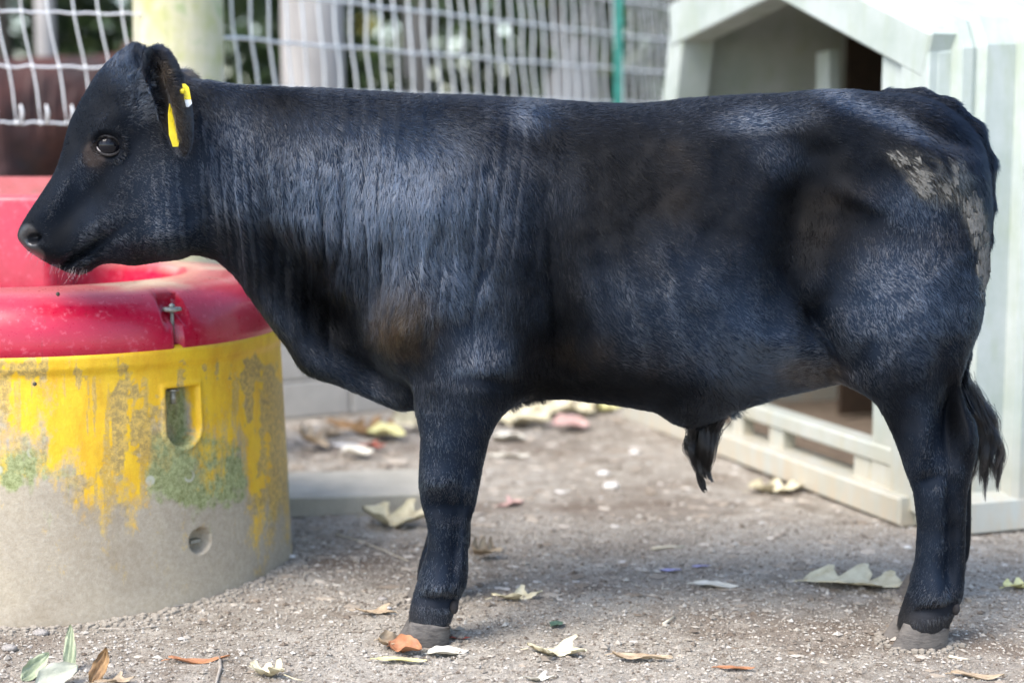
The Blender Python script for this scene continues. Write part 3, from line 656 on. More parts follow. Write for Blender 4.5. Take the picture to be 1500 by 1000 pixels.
hb = MB(); r = np.random.default_rng(8)
for nm, st in (('near_fore', -1), ('far_fore', 1), ('near_hind', -1), ('far_hind', 1)):
    z, cx_, rx_, ry_ = LEGS[nm]; cy = YM+st*(NY['f'] if 'fore' in nm else NY['h'])
    for _ in range(170):
        a_ = r.uniform(0, 2*pi); k_ = 1+abs(r.normal(0, .22)); x = cx_[1]-.012+cos(a_)*.062*k_; y = cy+sin(a_)*.056*k_; s_ = r.uniform(.0025, .0075)
        hb.ball((x, y, gz(x, y)+s_*.5), s_, 5, 3, (1.2, 1, .8))
o = hb.build('loose_soil', M_soil, None); set_col(o, 'tone', np.full((len(o.data.vertices), 3), .38)); tag(o, 'loose soil pushed up around the four hooves', 'soil', kind='stuff')
# caked mud flakes on the rump and tail
Vf, Ff = [], []
cand = np.where((mud*(.6+.8*np.clip(nB+.3, 0, 1)) > .55+.35*rng.random(len(V))) & (V[:, 1] < 0) & (NRM[:, 1] < -.2) & (px > 1300))[0]
r = np.random.default_rng(5); fl_ = MB()
for j in r.choice(cand, min(800, len(cand)), replace=False):
    nn_ = Vector(NRM[j]); c_ = Vector(V[j])+nn_*.0012; a_ = Vector((.65, 0, -.6)) if px[j] < 1395 else Vector((.15, 0, -1)); a_ = (a_-nn_*a_.dot(nn_)).normalized(); b_ = nn_.cross(a_)
    la = r.uniform(.004, .012); lb = r.uniform(.0010, .0024); hgt = r.uniform(.0004, .0018); m0 = 6; ring = []; wv = b_*r.normal(0, .002)
    for k in range(m0):
        th = 2*pi*k/m0; ring.append(c_+wv*cos(th)+a_*la*cos(th)*r.uniform(.7, 1.2)+b_*lb*sin(th)*r.uniform(.7, 1.2)+nn_*hgt)
    low = [q_-nn_*(hgt+.002) for q_ in ring]; fl_.add(ring+low, [tuple(range(m0))]+[(k, m0+k, m0+(k+1) % m0, (k+1) % m0) for k in range(m0)])
M_mud = simple('dry_mud', (.17, .165, .15), .9, .5, 60, .6, 200)
o = fl_.build('mud_flakes', M_mud, calf); o['kind'] = 'stuff'
clod = MB()
for (a, b, s_) in ((1436,396,.013),(1440,372,.011),(1432,420,.007),(1443,345,.010),(1425,440,.005),(1428,340,.008)):
    c_ = Vector(at(a, b, YM-.035))-Vector((0, YM, 0)); clod.ball(c_, s_, 9, 6, (.8, .9, 1.35))
o = clod.build('mud_clods', M_mud, calf, True); o['kind'] = 'stuff'
#SECTION2
# ================================================================== LIVESTOCK WATERER
WC = Vector((-1.098, 3.87, 0)); WR = .56
wt = empty('livestock_waterer', WC); tag(wt, 'round livestock waterer with red plastic lid on a dirty yellow base under the calf\'s muzzle', 'waterer')
# base wall: dense lathe grid with a recessed slot and a round hole
nth, nz_ = 720, 150
th = np.linspace(0, 2*pi, nth, endpoint=False); zz = np.linspace(-.03, .565, nz_)
TH, ZZ = np.meshgrid(th, zz, indexing='ij')
RR = np.interp(ZZ, [-.03, .0, .04, .30, .50, .515, .53, .545, .552, .56, .566], [.566, .563, .560, .550, .541, .541, .549, .550, .5505, .546, .535])
def ang_of(px_, py_, r=.55):             # angle on the drum seen at a pixel
    a, b, c = ray(px_, py_); a, b, c = float(a), float(b), float(c)
    A = a*a+b*b; B = -2*(a*WC.x+b*WC.y); Cc = WC.x**2+WC.y**2-r*r; t = (-B-math.sqrt(B*B-4*A*Cc))/(2*A)
    return math.atan2(b*t-WC.y, a*t-WC.x) % (2*pi), CAMZ+c*t
aS, zS = ang_of(270, 611); aS1, _ = ang_of(249, 611); aS2, _ = ang_of(293, 611); _, zSt = ang_of(270, 569); _, zSb = ang_of(270, 653)
aH, zH = ang_of(291, 791); aH1, _ = ang_of(306, 791)
du = (TH-aS)*.55; dw = abs(aS2-aS1)*.55/2; zc0 = zSb+dw; dz = np.where(ZZ < zc0, zc0-ZZ, 0); top_ = np.maximum(ZZ-zSt+.012, 0)
ds = np.sqrt(np.where(ZZ < zc0, du**2+dz**2, np.maximum(np.abs(du), 0)**2)); inside = np.maximum(ds-dw, (ZZ-zSt))
RR = RR - .05*sstep(.003, -.004, inside) + .004*sstep(.016, .010, inside)*sstep(.0, .006, inside)
dH = np.hypot((TH-aH)*.55, ZZ-zH); RR = RR - .035*sstep(.0, -.004, dH-abs(aH1-aH)*.55)
P3w = np.stack([RR*np.cos(TH), RR*np.sin(TH), ZZ], -1)
RR = RR + .0018*fbm(P3w, 4, 3, 71)
Vb = np.stack([RR*np.cos(TH), RR*np.sin(TH), ZZ], -1).reshape(-1, 3); ii = np.arange(nth*nz_).reshape(nth, nz_)
Fb = np.stack([ii, np.roll(ii, -1, 0), np.roll(np.roll(ii, -1, 0), -1, 1), np.roll(ii, -1, 1)], -1)[:, :-1].reshape(-1, 4)
# where paint, algae and dirt lie (photo pixels of the front; noise round the back)
WV = Vb + np.array(WC); bx, by = proj(WV); front = (WV[:, 1] < WC.y+.05)
bx = np.where(front, bx, 200+150*np.sin(np.arctan2(Vb[:, 1], Vb[:, 0])*2.0))
PN = np.stack([bx/60, by/60, Vb[:, 1]*0], -1); n_big = fbm(PN, 1, 4, 81); n_st = fbm(PN*np.array([3.2, .55, 1]), 1, 4, 83); n_f = fbm(PN, 7, 3, 85)
edge = np.interp(bx, [0, 60, 110, 150, 190, 205, 225, 250, 300, 330, 350, 375, 400, 430], [650, 670, 700, 745, 745, 740, 660, 655, 655, 665, 640, 760, 790, 740])
yel = sstep(110, -110, by-edge+70*n_st+35*n_f)
ydirt = sstep(.08, .30, n_big*.55+n_st*.55+n_f*.25 + .18*sstep(330, 420, bx) + .10*sstep(560, 680, by) - .25*sstep(540, 500, by))
alg = sstep(.3, .75, np.maximum(np.exp(-.5*((bx-290)/75)**2-.5*((by-685)/50)**2), .8*np.exp(-.5*((bx-20)/70)**2-.5*((by-690)/35)**2))+.3*n_big+.2*n_f)
alg = np.maximum(alg, .45*sstep(.1, .35, n_st)*sstep(600, 640, by)*sstep(800, 740, by))
inslot = (inside.reshape(-1) < .0)
drip = sstep(.22, .42, fbm(PN*np.array([6.5, .35, 1]), 1, 3, 87))*sstep(525, 570, by); ydirt = np.maximum(ydirt, drip*.75)
msk = np.stack([np.where(inslot, .12, yel), np.where(inslot, .8, ydirt), np.where(inslot, .8, alg)], -1)
m, N, L, p = newmat('stained_yellow_plastic'); a = attr(N, 'mask'); sp = N.new('ShaderNodeSeparateColor'); L.new(a.outputs['Color'], sp.inputs[0])
nf = nz(N, L, 90, 5, .75); ng = nz(N, L, 28, 5, .7, stretch=(1, 1, .35)); nh = nz(N, L, 330, 3, .7)
nk = nz(N, L, 22, 8, .78, stretch=(1, 1, .6))
def soften(src, noise, amt=.55, lo=.42, hi=.58):
    mu = N.new('ShaderNodeMath'); mu.operation = 'MULTIPLY_ADD'; L.new(noise.outputs[0], mu.inputs[0]); mu.inputs[1].default_value = amt; L.new(src, mu.inputs[2])
    su = N.new('ShaderNodeMath'); su.operation = 'SUBTRACT'; L.new(mu.outputs[0], su.inputs[0]); su.inputs[1].default_value = amt*.5
    return ramp(N, L, su.outputs[0], [(lo, 0), (hi, 1)]).outputs[0]
dirt = ramp(N, L, nf.outputs[0], [(.3, (.33, .28, .205)), (.5, (.39, .335, .255)), (.7, (.45, .395, .31))]).outputs[0]
algc = ramp(N, L, nf.outputs[0], [(.35, (.17, .19, .07)), (.6, (.36, .39, .19))]).outputs[0]
yc = ramp(N, L, ng.outputs[0], [(.3, (.72, .38, .010)), (.6, (.82, .52, .018))]).outputs[0]
rust = ramp(N, L, nf.outputs[0], [(.36, (.22, .17, .08)), (.5, (.50, .34, .09)), (.65, (.70, .46, .10))]).outputs[0]
c0 = mixc(N, L, soften(sp.outputs[2], ng, 1.6, .3, .8), dirt, algc); yy_ = mixc(N, L, soften(sp.outputs[1], nf, 2.4, .32, .80), yc, rust)
c = mixc(N, L, soften(sp.outputs[0], nk, 2.2, .22, .80), c0, yy_)
# pale lichen rings
vr = N.new('ShaderNodeTexVoronoi'); vr.inputs['Scale'].default_value = 17; tcn = N.new('ShaderNodeTexCoord'); L.new(tcn.outputs['Object'], vr.inputs['Vector'])
ring = ramp(N, L, vr.outputs['Distance'], [(.16, 0), (.20, .8), (.24, .8), (.28, 0)]); nr2 = nz(N, L, 9, 2); gate = ramp(N, L, nr2.outputs[0], [(.55, 0), (.6, 1)])
mg = N.new('ShaderNodeMath'); mg.operation = 'MULTIPLY'; L.new(ring.outputs[0], mg.inputs[0]); L.new(gate.outputs[0], mg.inputs[1])
mg2 = N.new('ShaderNodeMath'); mg2.operation = 'MULTIPLY'; L.new(mg.outputs[0], mg2.inputs[0]); L.new(sp.outputs[2], mg2.inputs[1])
c = mixc(N, L, mg2.outputs[0], c, (.50, .50, .42))
nbg = nz(N, L, 6, 5, .65); c = mixc(N, L, .55, c, ramp(N, L, nbg.outputs[0], [(.3, (.70, .64, .55)), (.5, (1, 1, 1)), (.7, (1.2, 1.2, 1.15))]).outputs[0], 'MULTIPLY')
c = mixc(N, L, .2, c, ramp(N, L, nh.outputs[0], [(.3, (.6, .58, .55)), (.5, (1, 1, 1)), (.7, (1.25, 1.25, 1.25))]).outputs[0], 'MULTIPLY')
L.new(c, p.inputs['Base Color'])
rg = N.new('ShaderNodeMapRange'); L.new(sp.outputs[0], rg.inputs[0]); rg.inputs['To Min'].default_value = .95; rg.inputs['To Max'].default_value = .45; L.new(rg.outputs[0], p.inputs['Roughness'])
L.new(bump(N, L, nf.outputs[0], .35, .003, bump(N, L, nh.outputs[0], .3, .002)).outputs[0], p.inputs['Normal'])
ob = mesh_np('base', Vb, Fb, m, wt); set_col(ob, 'mask', msk)
# red lid: one ring with rounded shoulder, bowl and clamp notch
m, N, L, p = newmat('red_plastic'); n1 = nz(N, L, 7, 5, .65); n2 = nz(N, L, 60, 5, .7); n3 = nz(N, L, 25, 4, .7, stretch=(1, 1, .2))
c = ramp(N, L, n1.outputs[0], [(.3, (.38, .003, .026)), (.7, (.50, .007, .042))]).outputs[0]
sc1 = ramp(N, L, n2.outputs[0], [(.56, 0), (.68, .55)]).outputs[0]; c = mixc(N, L, sc1, c, (.62, .12, .17))
c = mixc(N, L, ramp(N, L, n3.outputs[0], [(.64, 0), (.72, .6)]).outputs[0], c, (.22, .02, .03))
aw = attr(N, 'dust'); c = mixc(N, L, aw.outputs['Fac'], c, (.48, .30, .22)); L.new(c, p.inputs['Base Color'])
rr2 = ramp(N, L, n2.outputs[0], [(.3, .22), (.7, .5)]); L.new(rr2.outputs[0], p.inputs['Roughness']); p.inputs['Coat Weight'].default_value = .3; p.inputs['Coat Roughness'].default_value = .15
L.new(bump(N, L, n2.outputs[0], .15, .002).outputs[0], p.inputs['Normal']); M_red = m
nth = 480; bc = (-.07, -.02); br = .40         # bowl centre (local) and radius
outer = [(.520, .548), (.543, .5485), (.5475, .553), (.5485, .575), (.545, .605), (.535, .632), (.518, .655), (.495, .672), (.468, .682), (.44, .688)]
Vr = []; K = len(outer)+9
aN, _ = ang_of(258, 470, .54)
for k in range(nth):
    t = 2*pi*k/nth; ct, st_ = cos(t), sin(t)
    dA = (t-aN+pi) % (2*pi)-pi; s_ = dA*.54
    for r_, z_ in outer:
        narrow = sstep(.011, .006, np.array(abs(s_))); wide = sstep(.032, .026, np.array(abs(s_)))
        dep = 0.0
        if z_ < .672: dep = .030*float(narrow)*(z_ > .5) + .0
        if .618 < z_ < .672: dep = max(dep, .030*float(wide))
        Vr.append(((r_-dep)*ct, (r_-dep)*st_, z_))
    o_ = np.array([.44*ct, .44*st_]); b_ = np.array([bc[0]+br*ct, bc[1]+br*st_]); 
    mid_ = b_+(o_-b_)*.5 if np.hypot(*b_) < .44 else b_
    for (sc2, z_) in ((1.06, .690), (1.0, .690), (.98, .683), (.955, .665), (.93, .635), (.90, .60), (.84, .565), (.6, .553), (.0, .550)):
        Vr.append((bc[0]+br*sc2*ct if sc2 < 1.01 else (bc[0]+br*1.0*ct)*.5+o_[0]*.5, bc[1]+br*sc2*st_ if sc2 < 1.01 else (bc[1]+br*1.0*st_)*.5+o_[1]*.5, z_))
Vr = np.array(Vr); ii = np.arange(nth*K).reshape(nth, K)
Fr = np.stack([ii, np.roll(ii, -1, 0), np.roll(np.roll(ii, -1, 0), -1, 1), np.roll(ii, -1, 1)], -1)[:, :-1].reshape(-1, 4)
PR = Vr*1.0; nd = fbm(PR, 7, 4, 91)
lid_ = mesh_np('lid', Vr, Fr, M_red, wt)
dust = sstep(-.15, .35, nd+.0)*sstep(.672, .686, Vr[:, 2])*sstep(.0, .35, Vr[:, 0])*.9 + .25*sstep(.665, .684, Vr[:, 2])
dust = np.where(np.hypot(Vr[:, 0]-bc[0], Vr[:, 1]-bc[1]) < br*.97, .08*sstep(0, .3, nd), dust)
set_col(lid_, 'dust', np.stack([np.clip(dust, 0, 1)]*3, -1))
# red tower at the back of the bowl
tb = MB(); X0, X1, Y0, Y1 = -.62, -.035, .17, .47
def rbox(x0_, x1_, y0_, y1_, z0_, z1f, z1b, r=.03):
    prof_ = []
    for (cx_, cy_, a0) in ((x1_-r, y0_+r, -90), (x1_-r, y1_-r, 0), (x0_+r, y1_-r, 90), (x0_+r, y0_+r, 180)):
        for k in range(5): t_ = radians(a0+k*22.5); prof_.append((cx_+r*cos(t_), cy_+r*sin(t_)))
    n = len(prof_); V_ = []
    for lev, (ins, dz_) in enumerate(((0, None), (0, -.02), (.006, -.008), (.016, -.001), (.03, 0), (.10, .0))):
        for (x, y) in prof_:
            f = (y-y0_)/(y1_-y0_); zt = z1f+(z1b-z1f)*f; xm, ym = (x0_+x1_)/2, (y0_+y1_)/2
            kx = 1-ins/((x1_-x0_)/2); ky = 1-ins/((y1_-y0_)/2)
            V_.append((xm+(x-xm)*kx, ym+(y-ym)*ky, z0_ if dz_ is None else zt+dz_))
    F_ = [(j*n+k, j*n+(k+1) % n, (j+1)*n+(k+1) % n, (j+1)*n+k) for j in range(5) for k in range(n)]+[tuple(5*n+k for k in range(n))]
    return V_, F_
V_, F_ = rbox(X0, X1, Y0, Y1, .56, .868, .905); tw = mesh('tower', V_, F_, M_red, wt, True)
set_col(tw, 'dust', np.stack([np.where(np.array(V_)[:, 2] > .86, .35, .05)]*3, -1))
m, N, L, p = newmat('water'); p.inputs['Base Color'].default_value = (.35, .02, .04, 1); p.inputs['Transmission Weight'].default_value = .9; p.inputs['IOR'].default_value = 1.33; p.inputs['Roughness'].default_value = .02
MB().lathe([(0, 0), (.355, 0)], (bc[0], bc[1], .592), 64).build('water', m, wt)
# clamp: washer, threaded rod; bolt in the slot; plug in the hole
M_zinc = simple('zinc', (.42, .42, .38), .5, .5, 90, .4, 200, .6, col2=(.20, .20, .16)); M_grime = simple('grime', (.09, .08, .06), .9, .4, 60)
def onrad(a, r, z): return Vector((r*cos(a), r*sin(a), z))
cl_ = MB().lathe([(0, .004), (.019, .004), (.021, .001), (.021, -.003), (.006, -.006), (.0, -.006)], onrad(aN, .525, .640), 20); cl_.ball(onrad(aN, .525, .646), .007, 8, 5)
cb = cl_.build('clamp', M_zinc, wt, True)
MB().tube([onrad(aN, .525, .642), onrad(aN, .524, .55)], .0042, 8).build('rod', M_zinc, cb, True)
bt = MB().lathe([(0, .005), (.013, .004), (.014, 0), (.004, -.002), (.0, -.002)], onrad(aS-.02, .525, zSt-.006), 16); bt.tube([onrad(aS-.02, .525, zSt-.006), onrad(aS-.02, .525, zSt-.034)], .0062, 10)
bt.build('bolt', M_zinc, wt, True)
pl = MB().box(onrad(aH, .528, zH-.004), (.012, .014, .0035), aH); pl.build('plug', M_zinc, wt)
for (a_, b_) in ((51, 562), (85, 431)):
    an, z_ = ang_of(a_, b_, .55 if b_ > 500 else .53); MB().ball(onrad(an, .552 if b_ > 500 else .525, z_), .0045, 8, 5).build('rivet', M_grime, wt, True)
# soil banked against the foot of the base
def bank(n, seed):
    r = np.random.default_rng(seed); mb = MB()
    for _ in range(n):
        a_ = r.uniform(pi*1.0, pi*2.15); rr_ = .565+abs(r.normal(0, .03)); s_ = r.uniform(.003, .012)*(1.3-rr_); x, y = WC.x+rr_*cos(a_), WC.y+rr_*sin(a_)
        mb.ball((x, y, gz(x, y)+s_*.3), s_, 5, 3, (1.2, 1, .7))
    return mb
o = bank(900, 3).build('soil_bank', M_soil, None); set_col(o, 'tone', np.repeat(np.random.default_rng(1).random((900, 1))*.8, 20, 0).repeat(3, 1)[:len(o.data.vertices)] if False else np.full((len(o.data.vertices), 3), .45))
tag(o, 'loose crumbs of soil banked against the foot of the yellow waterer', 'soil', kind='stuff')

# ================================================================== CALF HUTCH
A = gnd(1347, 768)[:2]; B = gnd(925, 607)[:2]
d = (B-A)/np.linalg.norm(B-A); nrm = np.array([d[1], -d[0]])          # d runs along the front, away; nrm goes back into the hutch
HW = np.linalg.norm(B-A)
def onface(px_, py_, off=0.0):           # (s along front from the near corner, z) on the front plane
    a, b, c = ray(px_, py_); t = ((A-nrm*off)[0]*nrm[0]+(A-nrm*off)[1]*nrm[1])/(float(a)*nrm[0]+float(b)*nrm[1])
    q_ = np.array([float(a)*t, float(b)*t]); return float((q_-A).dot(d)), CAMZ+float(c)*t
def hp(s_, dep, z_):                     # hutch local -> world
    q_ = A+d*s_+nrm*dep; return (q_[0], q_[1], z_)
hutch = empty('calf_hutch', (A[0], A[1], 0)); tag(hutch, 'weathered white plastic calf hutch with ribbed walls and peaked open doorway behind the hindquarters', 'calf hutch')
def toh(V_): return [(v[0]-A[0], v[1]-A[1], v[2]) for v in V_]
m, N, L, p = newmat('white_plastic'); n1 = nz(N, L, 5, 5, .65); n2 = nz(N, L, 26, 5, .7, stretch=(1, 1, .18)); n3 = nz(N, L, 110, 4, .7)
c = ramp(N, L, n1.outputs[0], [(.3, (.33, .38, .33)), (.65, (.46, .50, .47))]).outputs[0]
c = mixc(N, L, ramp(N, L, n2.outputs[0], [(.50, 0), (.72, .45)]).outputs[0], c, (.30, .35, .20))
c = mixc(N, L, ramp(N, L, n3.outputs[0], [(.66, 0), (.74, .6)]).outputs[0], c, (.30, .30, .25))
tcg = N.new('ShaderNodeTexCoord'); sx = N.new('ShaderNodeSeparateXYZ'); L.new(tcg.outputs['Object'], sx.inputs[0])
mz_ = N.new('ShaderNodeMapRange'); L.new(sx.outputs[2], mz_.inputs[0]); mz_.inputs['From Min'].default_value = .28; mz_.inputs['From Max'].default_value = .0
mu = N.new('ShaderNodeMath'); mu.operation = 'MULTIPLY'; L.new(mz_.outputs[0], mu.inputs[0]); L.new(ramp(N, L, n2.outputs[0], [(.35, .3), (.65, 1)]).outputs[0], mu.inputs[1])
c = mixc(N, L, mu.outputs[0], c, (.50, .42, .31)); L.new(c, p.inputs['Base Color']); p.inputs['Roughness'].default_value = .5
p.inputs['Subsurface Weight'].default_value = 0
L.new(bump(N, L, n3.outputs[0], .15, .003).outputs[0], p.inputs['Normal']); M_white_p = m
sP, zP = onface(1139, -70); sE, zE = onface(1350, 52); sL, zL = onface(990, 8)
zE2 = zE
# outline of the shell at depth dep, pushed outward by o
def house(o, pk=None):
    e = zE+o*.3
    return [(-o, -.0), (-o, e*.35), (-o, e*.7), (-o+.0, e-.05), (-o+.035, e+.02), (sP-.12, zP+o-.055), (sP, zP+o), (sP+.12, zP+o-.055), (sL+o-.035, zL+.02), (sL+o, zL-.05), (sL+(HW-sL)*.3+o, zL*.7), (sL+(HW-sL)*.65+o, zL*.35), (HW+o, 0)]
steps = [(0, .0), (.012, .006), (.045, .010), (.055, .045), (.08, .05), (.095, .045), (.105, .075), (.19, .078), (.20, .11), (.215, .122), (.265, .122), (.285, .108), (.30, .052), (.34, .050), (.352, .078), (.372, .084), (.41, .084), (.43, .076), (.44, .052), (.62, .05), (.635, .08), (.70, .085), (.715, .052), (.95, .05), (.965, .08), (1.03, .085), (1.045, .052), (1.3, .05), (1.315, .08), (1.38, .085), (1.4, .05), (1.7, .05), (1.75, .04)]
V_, F_ = [], []; nh_ = len(house(0))
for dep, o_ in steps: V_ += [hp(s_, dep, z_) for s_, z_ in house(o_)]
for j in range(len(steps)-1):
    for k in range(nh_-1): F_.append((j*nh_+k, j*nh_+k+1, (j+1)*nh_+k+1, (j+1)*nh_+k))
n_in = len(V_)                           # inner skin
ins_ = [(0, -.02), (.4, -.015), (1.0, -.015), (1.72, -.015)]
for dep, o_ in ins_: V_ += [hp(s_, dep, z_) for s_, z_ in house(o_)]
for j in range(len(ins_)-1):
    for k in range(nh_-1): F_.append((n_in+j*nh_+k, n_in+(j+1)*nh_+k, n_in+(j+1)*nh_+k+1, n_in+j*nh_+k+1))
for k in range(nh_-1): F_.append((k, n_in+k, n_in+k+1, k+1))
sh = mesh('shell', toh(V_), F_, M_white_p, hutch)
# far end wall with a wide opening, near half dark brown for interior shade
M_brown = simple('dark_interior', (.035, .020, .010), .8, .5, 12, .3, 40); M_dkboard = simple('inner_bedding', (.16, .12, .085), .95, .4, 20, .6, 60)
DB = .62
def wallpiece(pts2, dep, th_, name, mat):
    n = len(pts2); Vv = [hp(s_, dep, z_) for s_, z_ in pts2]+[hp(s_, dep+th_, z_) for s_, z_ in pts2]
    Ff = [tuple(range(n)), tuple(range(n, 2*n))[::-1]]+[(k, n+k, n+(k+1) % n, (k+1) % n) for k in range(n)]
    return mesh(name, toh(Vv), Ff, mat, hutch)
cxm = sP
wallpiece([(-.0+.03, .02), (.03, zE-.1), (cxm, zP-.06), (cxm, .02)], 1.66, .03, 'end_wall', M_brown)
wallpiece([(cxm+.004, .02), (cxm+.004, zP-.06), (sL-.03, zL-.1), (HW-.05, .02)], 1.66, .03, 'end_wall', M_white_p)
# dark brown sheet added inside the far wall, standing in for shade
sI = sL-.09
Vv = [hp(sI, DB, .03), hp(sI, 1.6, .03), hp(sI, 1.6, zL-.02), hp(sI, DB, zL-.02), hp(sI+.02, DB, .03), hp(sI+.02, 1.6, .03), hp(sI+.02, 1.6, zL-.02), hp(sI+.02, DB, zL-.02)]
mesh('shade_sheet', toh(Vv), [(0, 1, 2, 3), (7, 6, 5, 4), (0, 4, 5, 1), (3, 2, 6, 7), (0, 3, 7, 4), (1, 5, 6, 2)], M_brown, hutch)
Vv = [hp(.0+.02, .0, .012), hp(HW-.02, .0, .012), hp(HW-.02, 1.7, .012), hp(.02, 1.7, .012)]
mesh('bedding', toh(Vv), [(0, 1, 2, 3)], M_dkboard, hutch)
# door frame traced on the front plane: mouldings with depth
def bar(name, p0, p1, w_, dep0, dep1, mat=None, w2=None):
    (s0, z0_), (s1, z1_) = p0, p1; dx_, dz_ = s1-s0, z1_-z0_; l = math.hypot(dx_, dz_); nx_, nz2 = -dz_/l, dx_/l; w2 = w2 or w_
    c4 = [(s0-nx_*w_/2, z0_-nz2*w_/2), (s1-nx_*w2/2, z1_-nz2*w2/2), (s1+nx_*w2/2, z1_+nz2*w2/2), (s0+nx_*w_/2, z0_+nz2*w_/2)]
    e = .006; Vv = []
    cs, cz = sum(q_[0] for q_ in c4)/4, sum(q_[1] for q_ in c4)/4
    c4i = []
    for k, (s_, z_) in enumerate(c4):
        sg = -1 if k in (0, 1) else 1; ends = 1 if k in (0, 3) else -1
        c4i.append((s_-sg*nx_*e+ends*dx_/l*e, z_-sg*nz2*e+ends*dz_/l*e))
    for dd, cc in ((dep1, c4), (dep0+e, c4), (dep0, c4i)): Vv += [hp(s_, dd, z_) for s_, z_ in cc]
    Ff = [(0, 1, 2, 3), (8, 11, 10, 9)]+[(j*4+k, (j+1)*4+k, (j+1)*4+(k+1) % 4, j*4+(k+1) % 4) for j in (0, 1) for k in range(4)]
    return mesh(name, toh(Vv), Ff, mat or M_white_p, hutch)
f = onface
pw_ = .105
bar('door_post', (.058, .03), (.058, zE-.03), .124, -.020, .10)
bar('door_jamb', (.178, .03), (.178, zE+.02), .115, -.004, .08)
bar('door_post', (HW-pw_/2, .03), (sL-pw_/2, zL-.05), pw_, -.018, .10)
bar('gable_rail', (.0, zE-.055), (sP+.01, zP-.06), .115, -.022, .085)
bar('gable_rail', (sL, zL-.07), (sP-.01, zP-.062), .14, -.024, .08)
def rail(name, a0, a1, w_, d0, d1, w2=None): return bar(name, f(*a0), f(*a1), w_, d0, d1, None, w2)
zr0 = f(1290, 664)[1]; zr = zr0
bar('threshold_rail', (.10, zr), (HW-.09, zr), .050, -.010, .05)
bar('threshold_sill', (.02, .032), (HW-.02, .032), .075, -.05, .07)
for (a_, wd) in ((1262, .085), (1135, .085), (1078, .07)):
    s_ = f(a_, 660)[0]; bar('threshold_post', (s_, .06), (s_, zr-.02), wd, .0, .045)
sB = f(1066, 100)[0]
# light inner strut and inner pane near the far side
bar('inner_strut', (sB, .9), (sB+.02, zE+.02), .08, .35, .39)
# flange round the foot of the near wall, bolts on the ribs
Vv = []
for dep in (.0, 1.75):
    for (o_, z_) in ((.05, .10), (.105, .085), (.125, .075), (.13, .0), (.05, -.02)): Vv.append(hp(-o_, dep, z_))
mesh('foot_flange', toh(Vv), [(k, k+1, 5+k+1, 5+k) for k in range(4)]+[(0, 1, 2, 3, 4), (9, 8, 7, 6, 5)], M_white_p, hutch)
M_bolt = simple('bolt_grey', (.35, .35, .32), .5, .3, 50)
for z_ in (1.19, .72, .30):
    c_ = Vector(hp(-.09, .255, z_))-Vector((A[0], A[1], 0)); MB().ball(c_, .011, 10, 6).build('bolt', M_bolt, hutch, True)

# ================================================================== FENCE, POSTS, WALL
M_wire = simple('galvanised_wire', (.80, .81, .80), .45, .1, 60, 0, metal=.3)
def fence(name, label, P0, P1, zs_h, zbot, ztop, sp, lean, seed, rw=.0021):
    o = empty(name, (P0[0], P0[1], 0)); tag(o, label, 'wire fence', 'sections of wire fence'); r = random.Random(seed)
    D = Vector((P1[0]-P0[0], P1[1]-P0[1], 0)); Ln = D.length; D.normalize(); n = int(Ln/sp); kn = MB()
    for z_ in zs_h:
        pts_ = [D*(Ln*k/40)+Vector((0, 0, z_+.0022*sin(k*.9+z_*9)+r.uniform(-.002, .002))) for k in range(41)]
        MB().tube(pts_, rw*1.15, 6).build('line_wire', M_wire, o, True)
    for i in range(n+1):
        s_ = i*sp+r.uniform(-.004, .004); ph = r.uniform(0, 6); pts_ = []; m_ = 14
        for k in range(m_+1):
            z_ = zbot+(ztop-zbot)*k/m_; pts_.append(D*(s_-lean*(z_-zbot)+.0032*sin(z_*22+ph*.15))+Vector((0, 0, z_))+Vector((D.y, -D.x, 0))*.004*sin(z_*20+i))
        MB().tube(pts_, rw, 6).build('stay_wire', M_wire, o, True)
        for z_ in zs_h:
            c_ = D*(s_-lean*(z_-zbot)+.0032*sin(z_*22+ph*.15))+Vector((0, 0, z_)); kn.ball(c_, .0055, 6, 4, (1, 1, 1.4))
    k_ = kn.build('knots', M_wire, o, True); k_['kind'] = 'stuff'; return o, D
f0 = at(-90, 180, 4.75); f1 = at(215, 180, 4.95)
z_b = at(60, 180, 4.85)[2]; z_m = at(60, 98, 4.85)[2]; z_t = at(60, 18, 4.85)[2]
fl, D = fence('wire_fence', 'woven wire fence panel with knotted lower edge hanging left of the yellowish post', f0, f1, (z_b, z_m, z_t, z_t+.16, z_t+.33), z_b-.006, z_t+.40, .072, .14, 1, .0030)
kn = MB()
for i in range(10):
    c_ = D*(i*.072+.012)+Vector((0, 0, z_b)); kn.tube([c_, c_+Vector((.004, 0, .03)), c_+Vector((.002, -.006, .052))], [.006, .0055, .003], 6)
o = kn.build('cut_ends', M_wire, fl, True); o['kind'] = 'stuff'
g0 = at(300, 60, 5.15); g1 = at(1010, 60, 8.1)
zs2 = [at(330, 55, 5.2)[2]+k*.152 for k in (-3, -2, -1, 0, 1, 2, 3)]
fence('wire_fence', 'wire fence of close upright wires running back past the green steel stake', g0, g1, zs2[2:], .95, 1.78, .088, .10, 2, .0046)
m, N, L, p = newmat('lichen_wood'); n1 = nz(N, L, 9, 5, .65); n2 = nz(N, L, 40, 4, .6, stretch=(1, 1, .12)); n3 = nz(N, L, 3, 3)
c = ramp(N, L, n1.outputs[0], [(.35, (.42, .43, .18)), (.55, (.52, .50, .33)), (.7, (.32, .40, .18))]).outputs[0]
c = mixc(N, L, ramp(N, L, n3.outputs[0], [(.45, 0), (.6, .7)]).outputs[0], c, (.68, .62, .50))
c = mixc(N, L, ramp(N, L, n2.outputs[0], [(.6, 0), (.75, .6)]).outputs[0], c, (.35, .31, .2)); L.new(c, p.inputs['Base Color']); p.inputs['Roughness'].default_value = .9
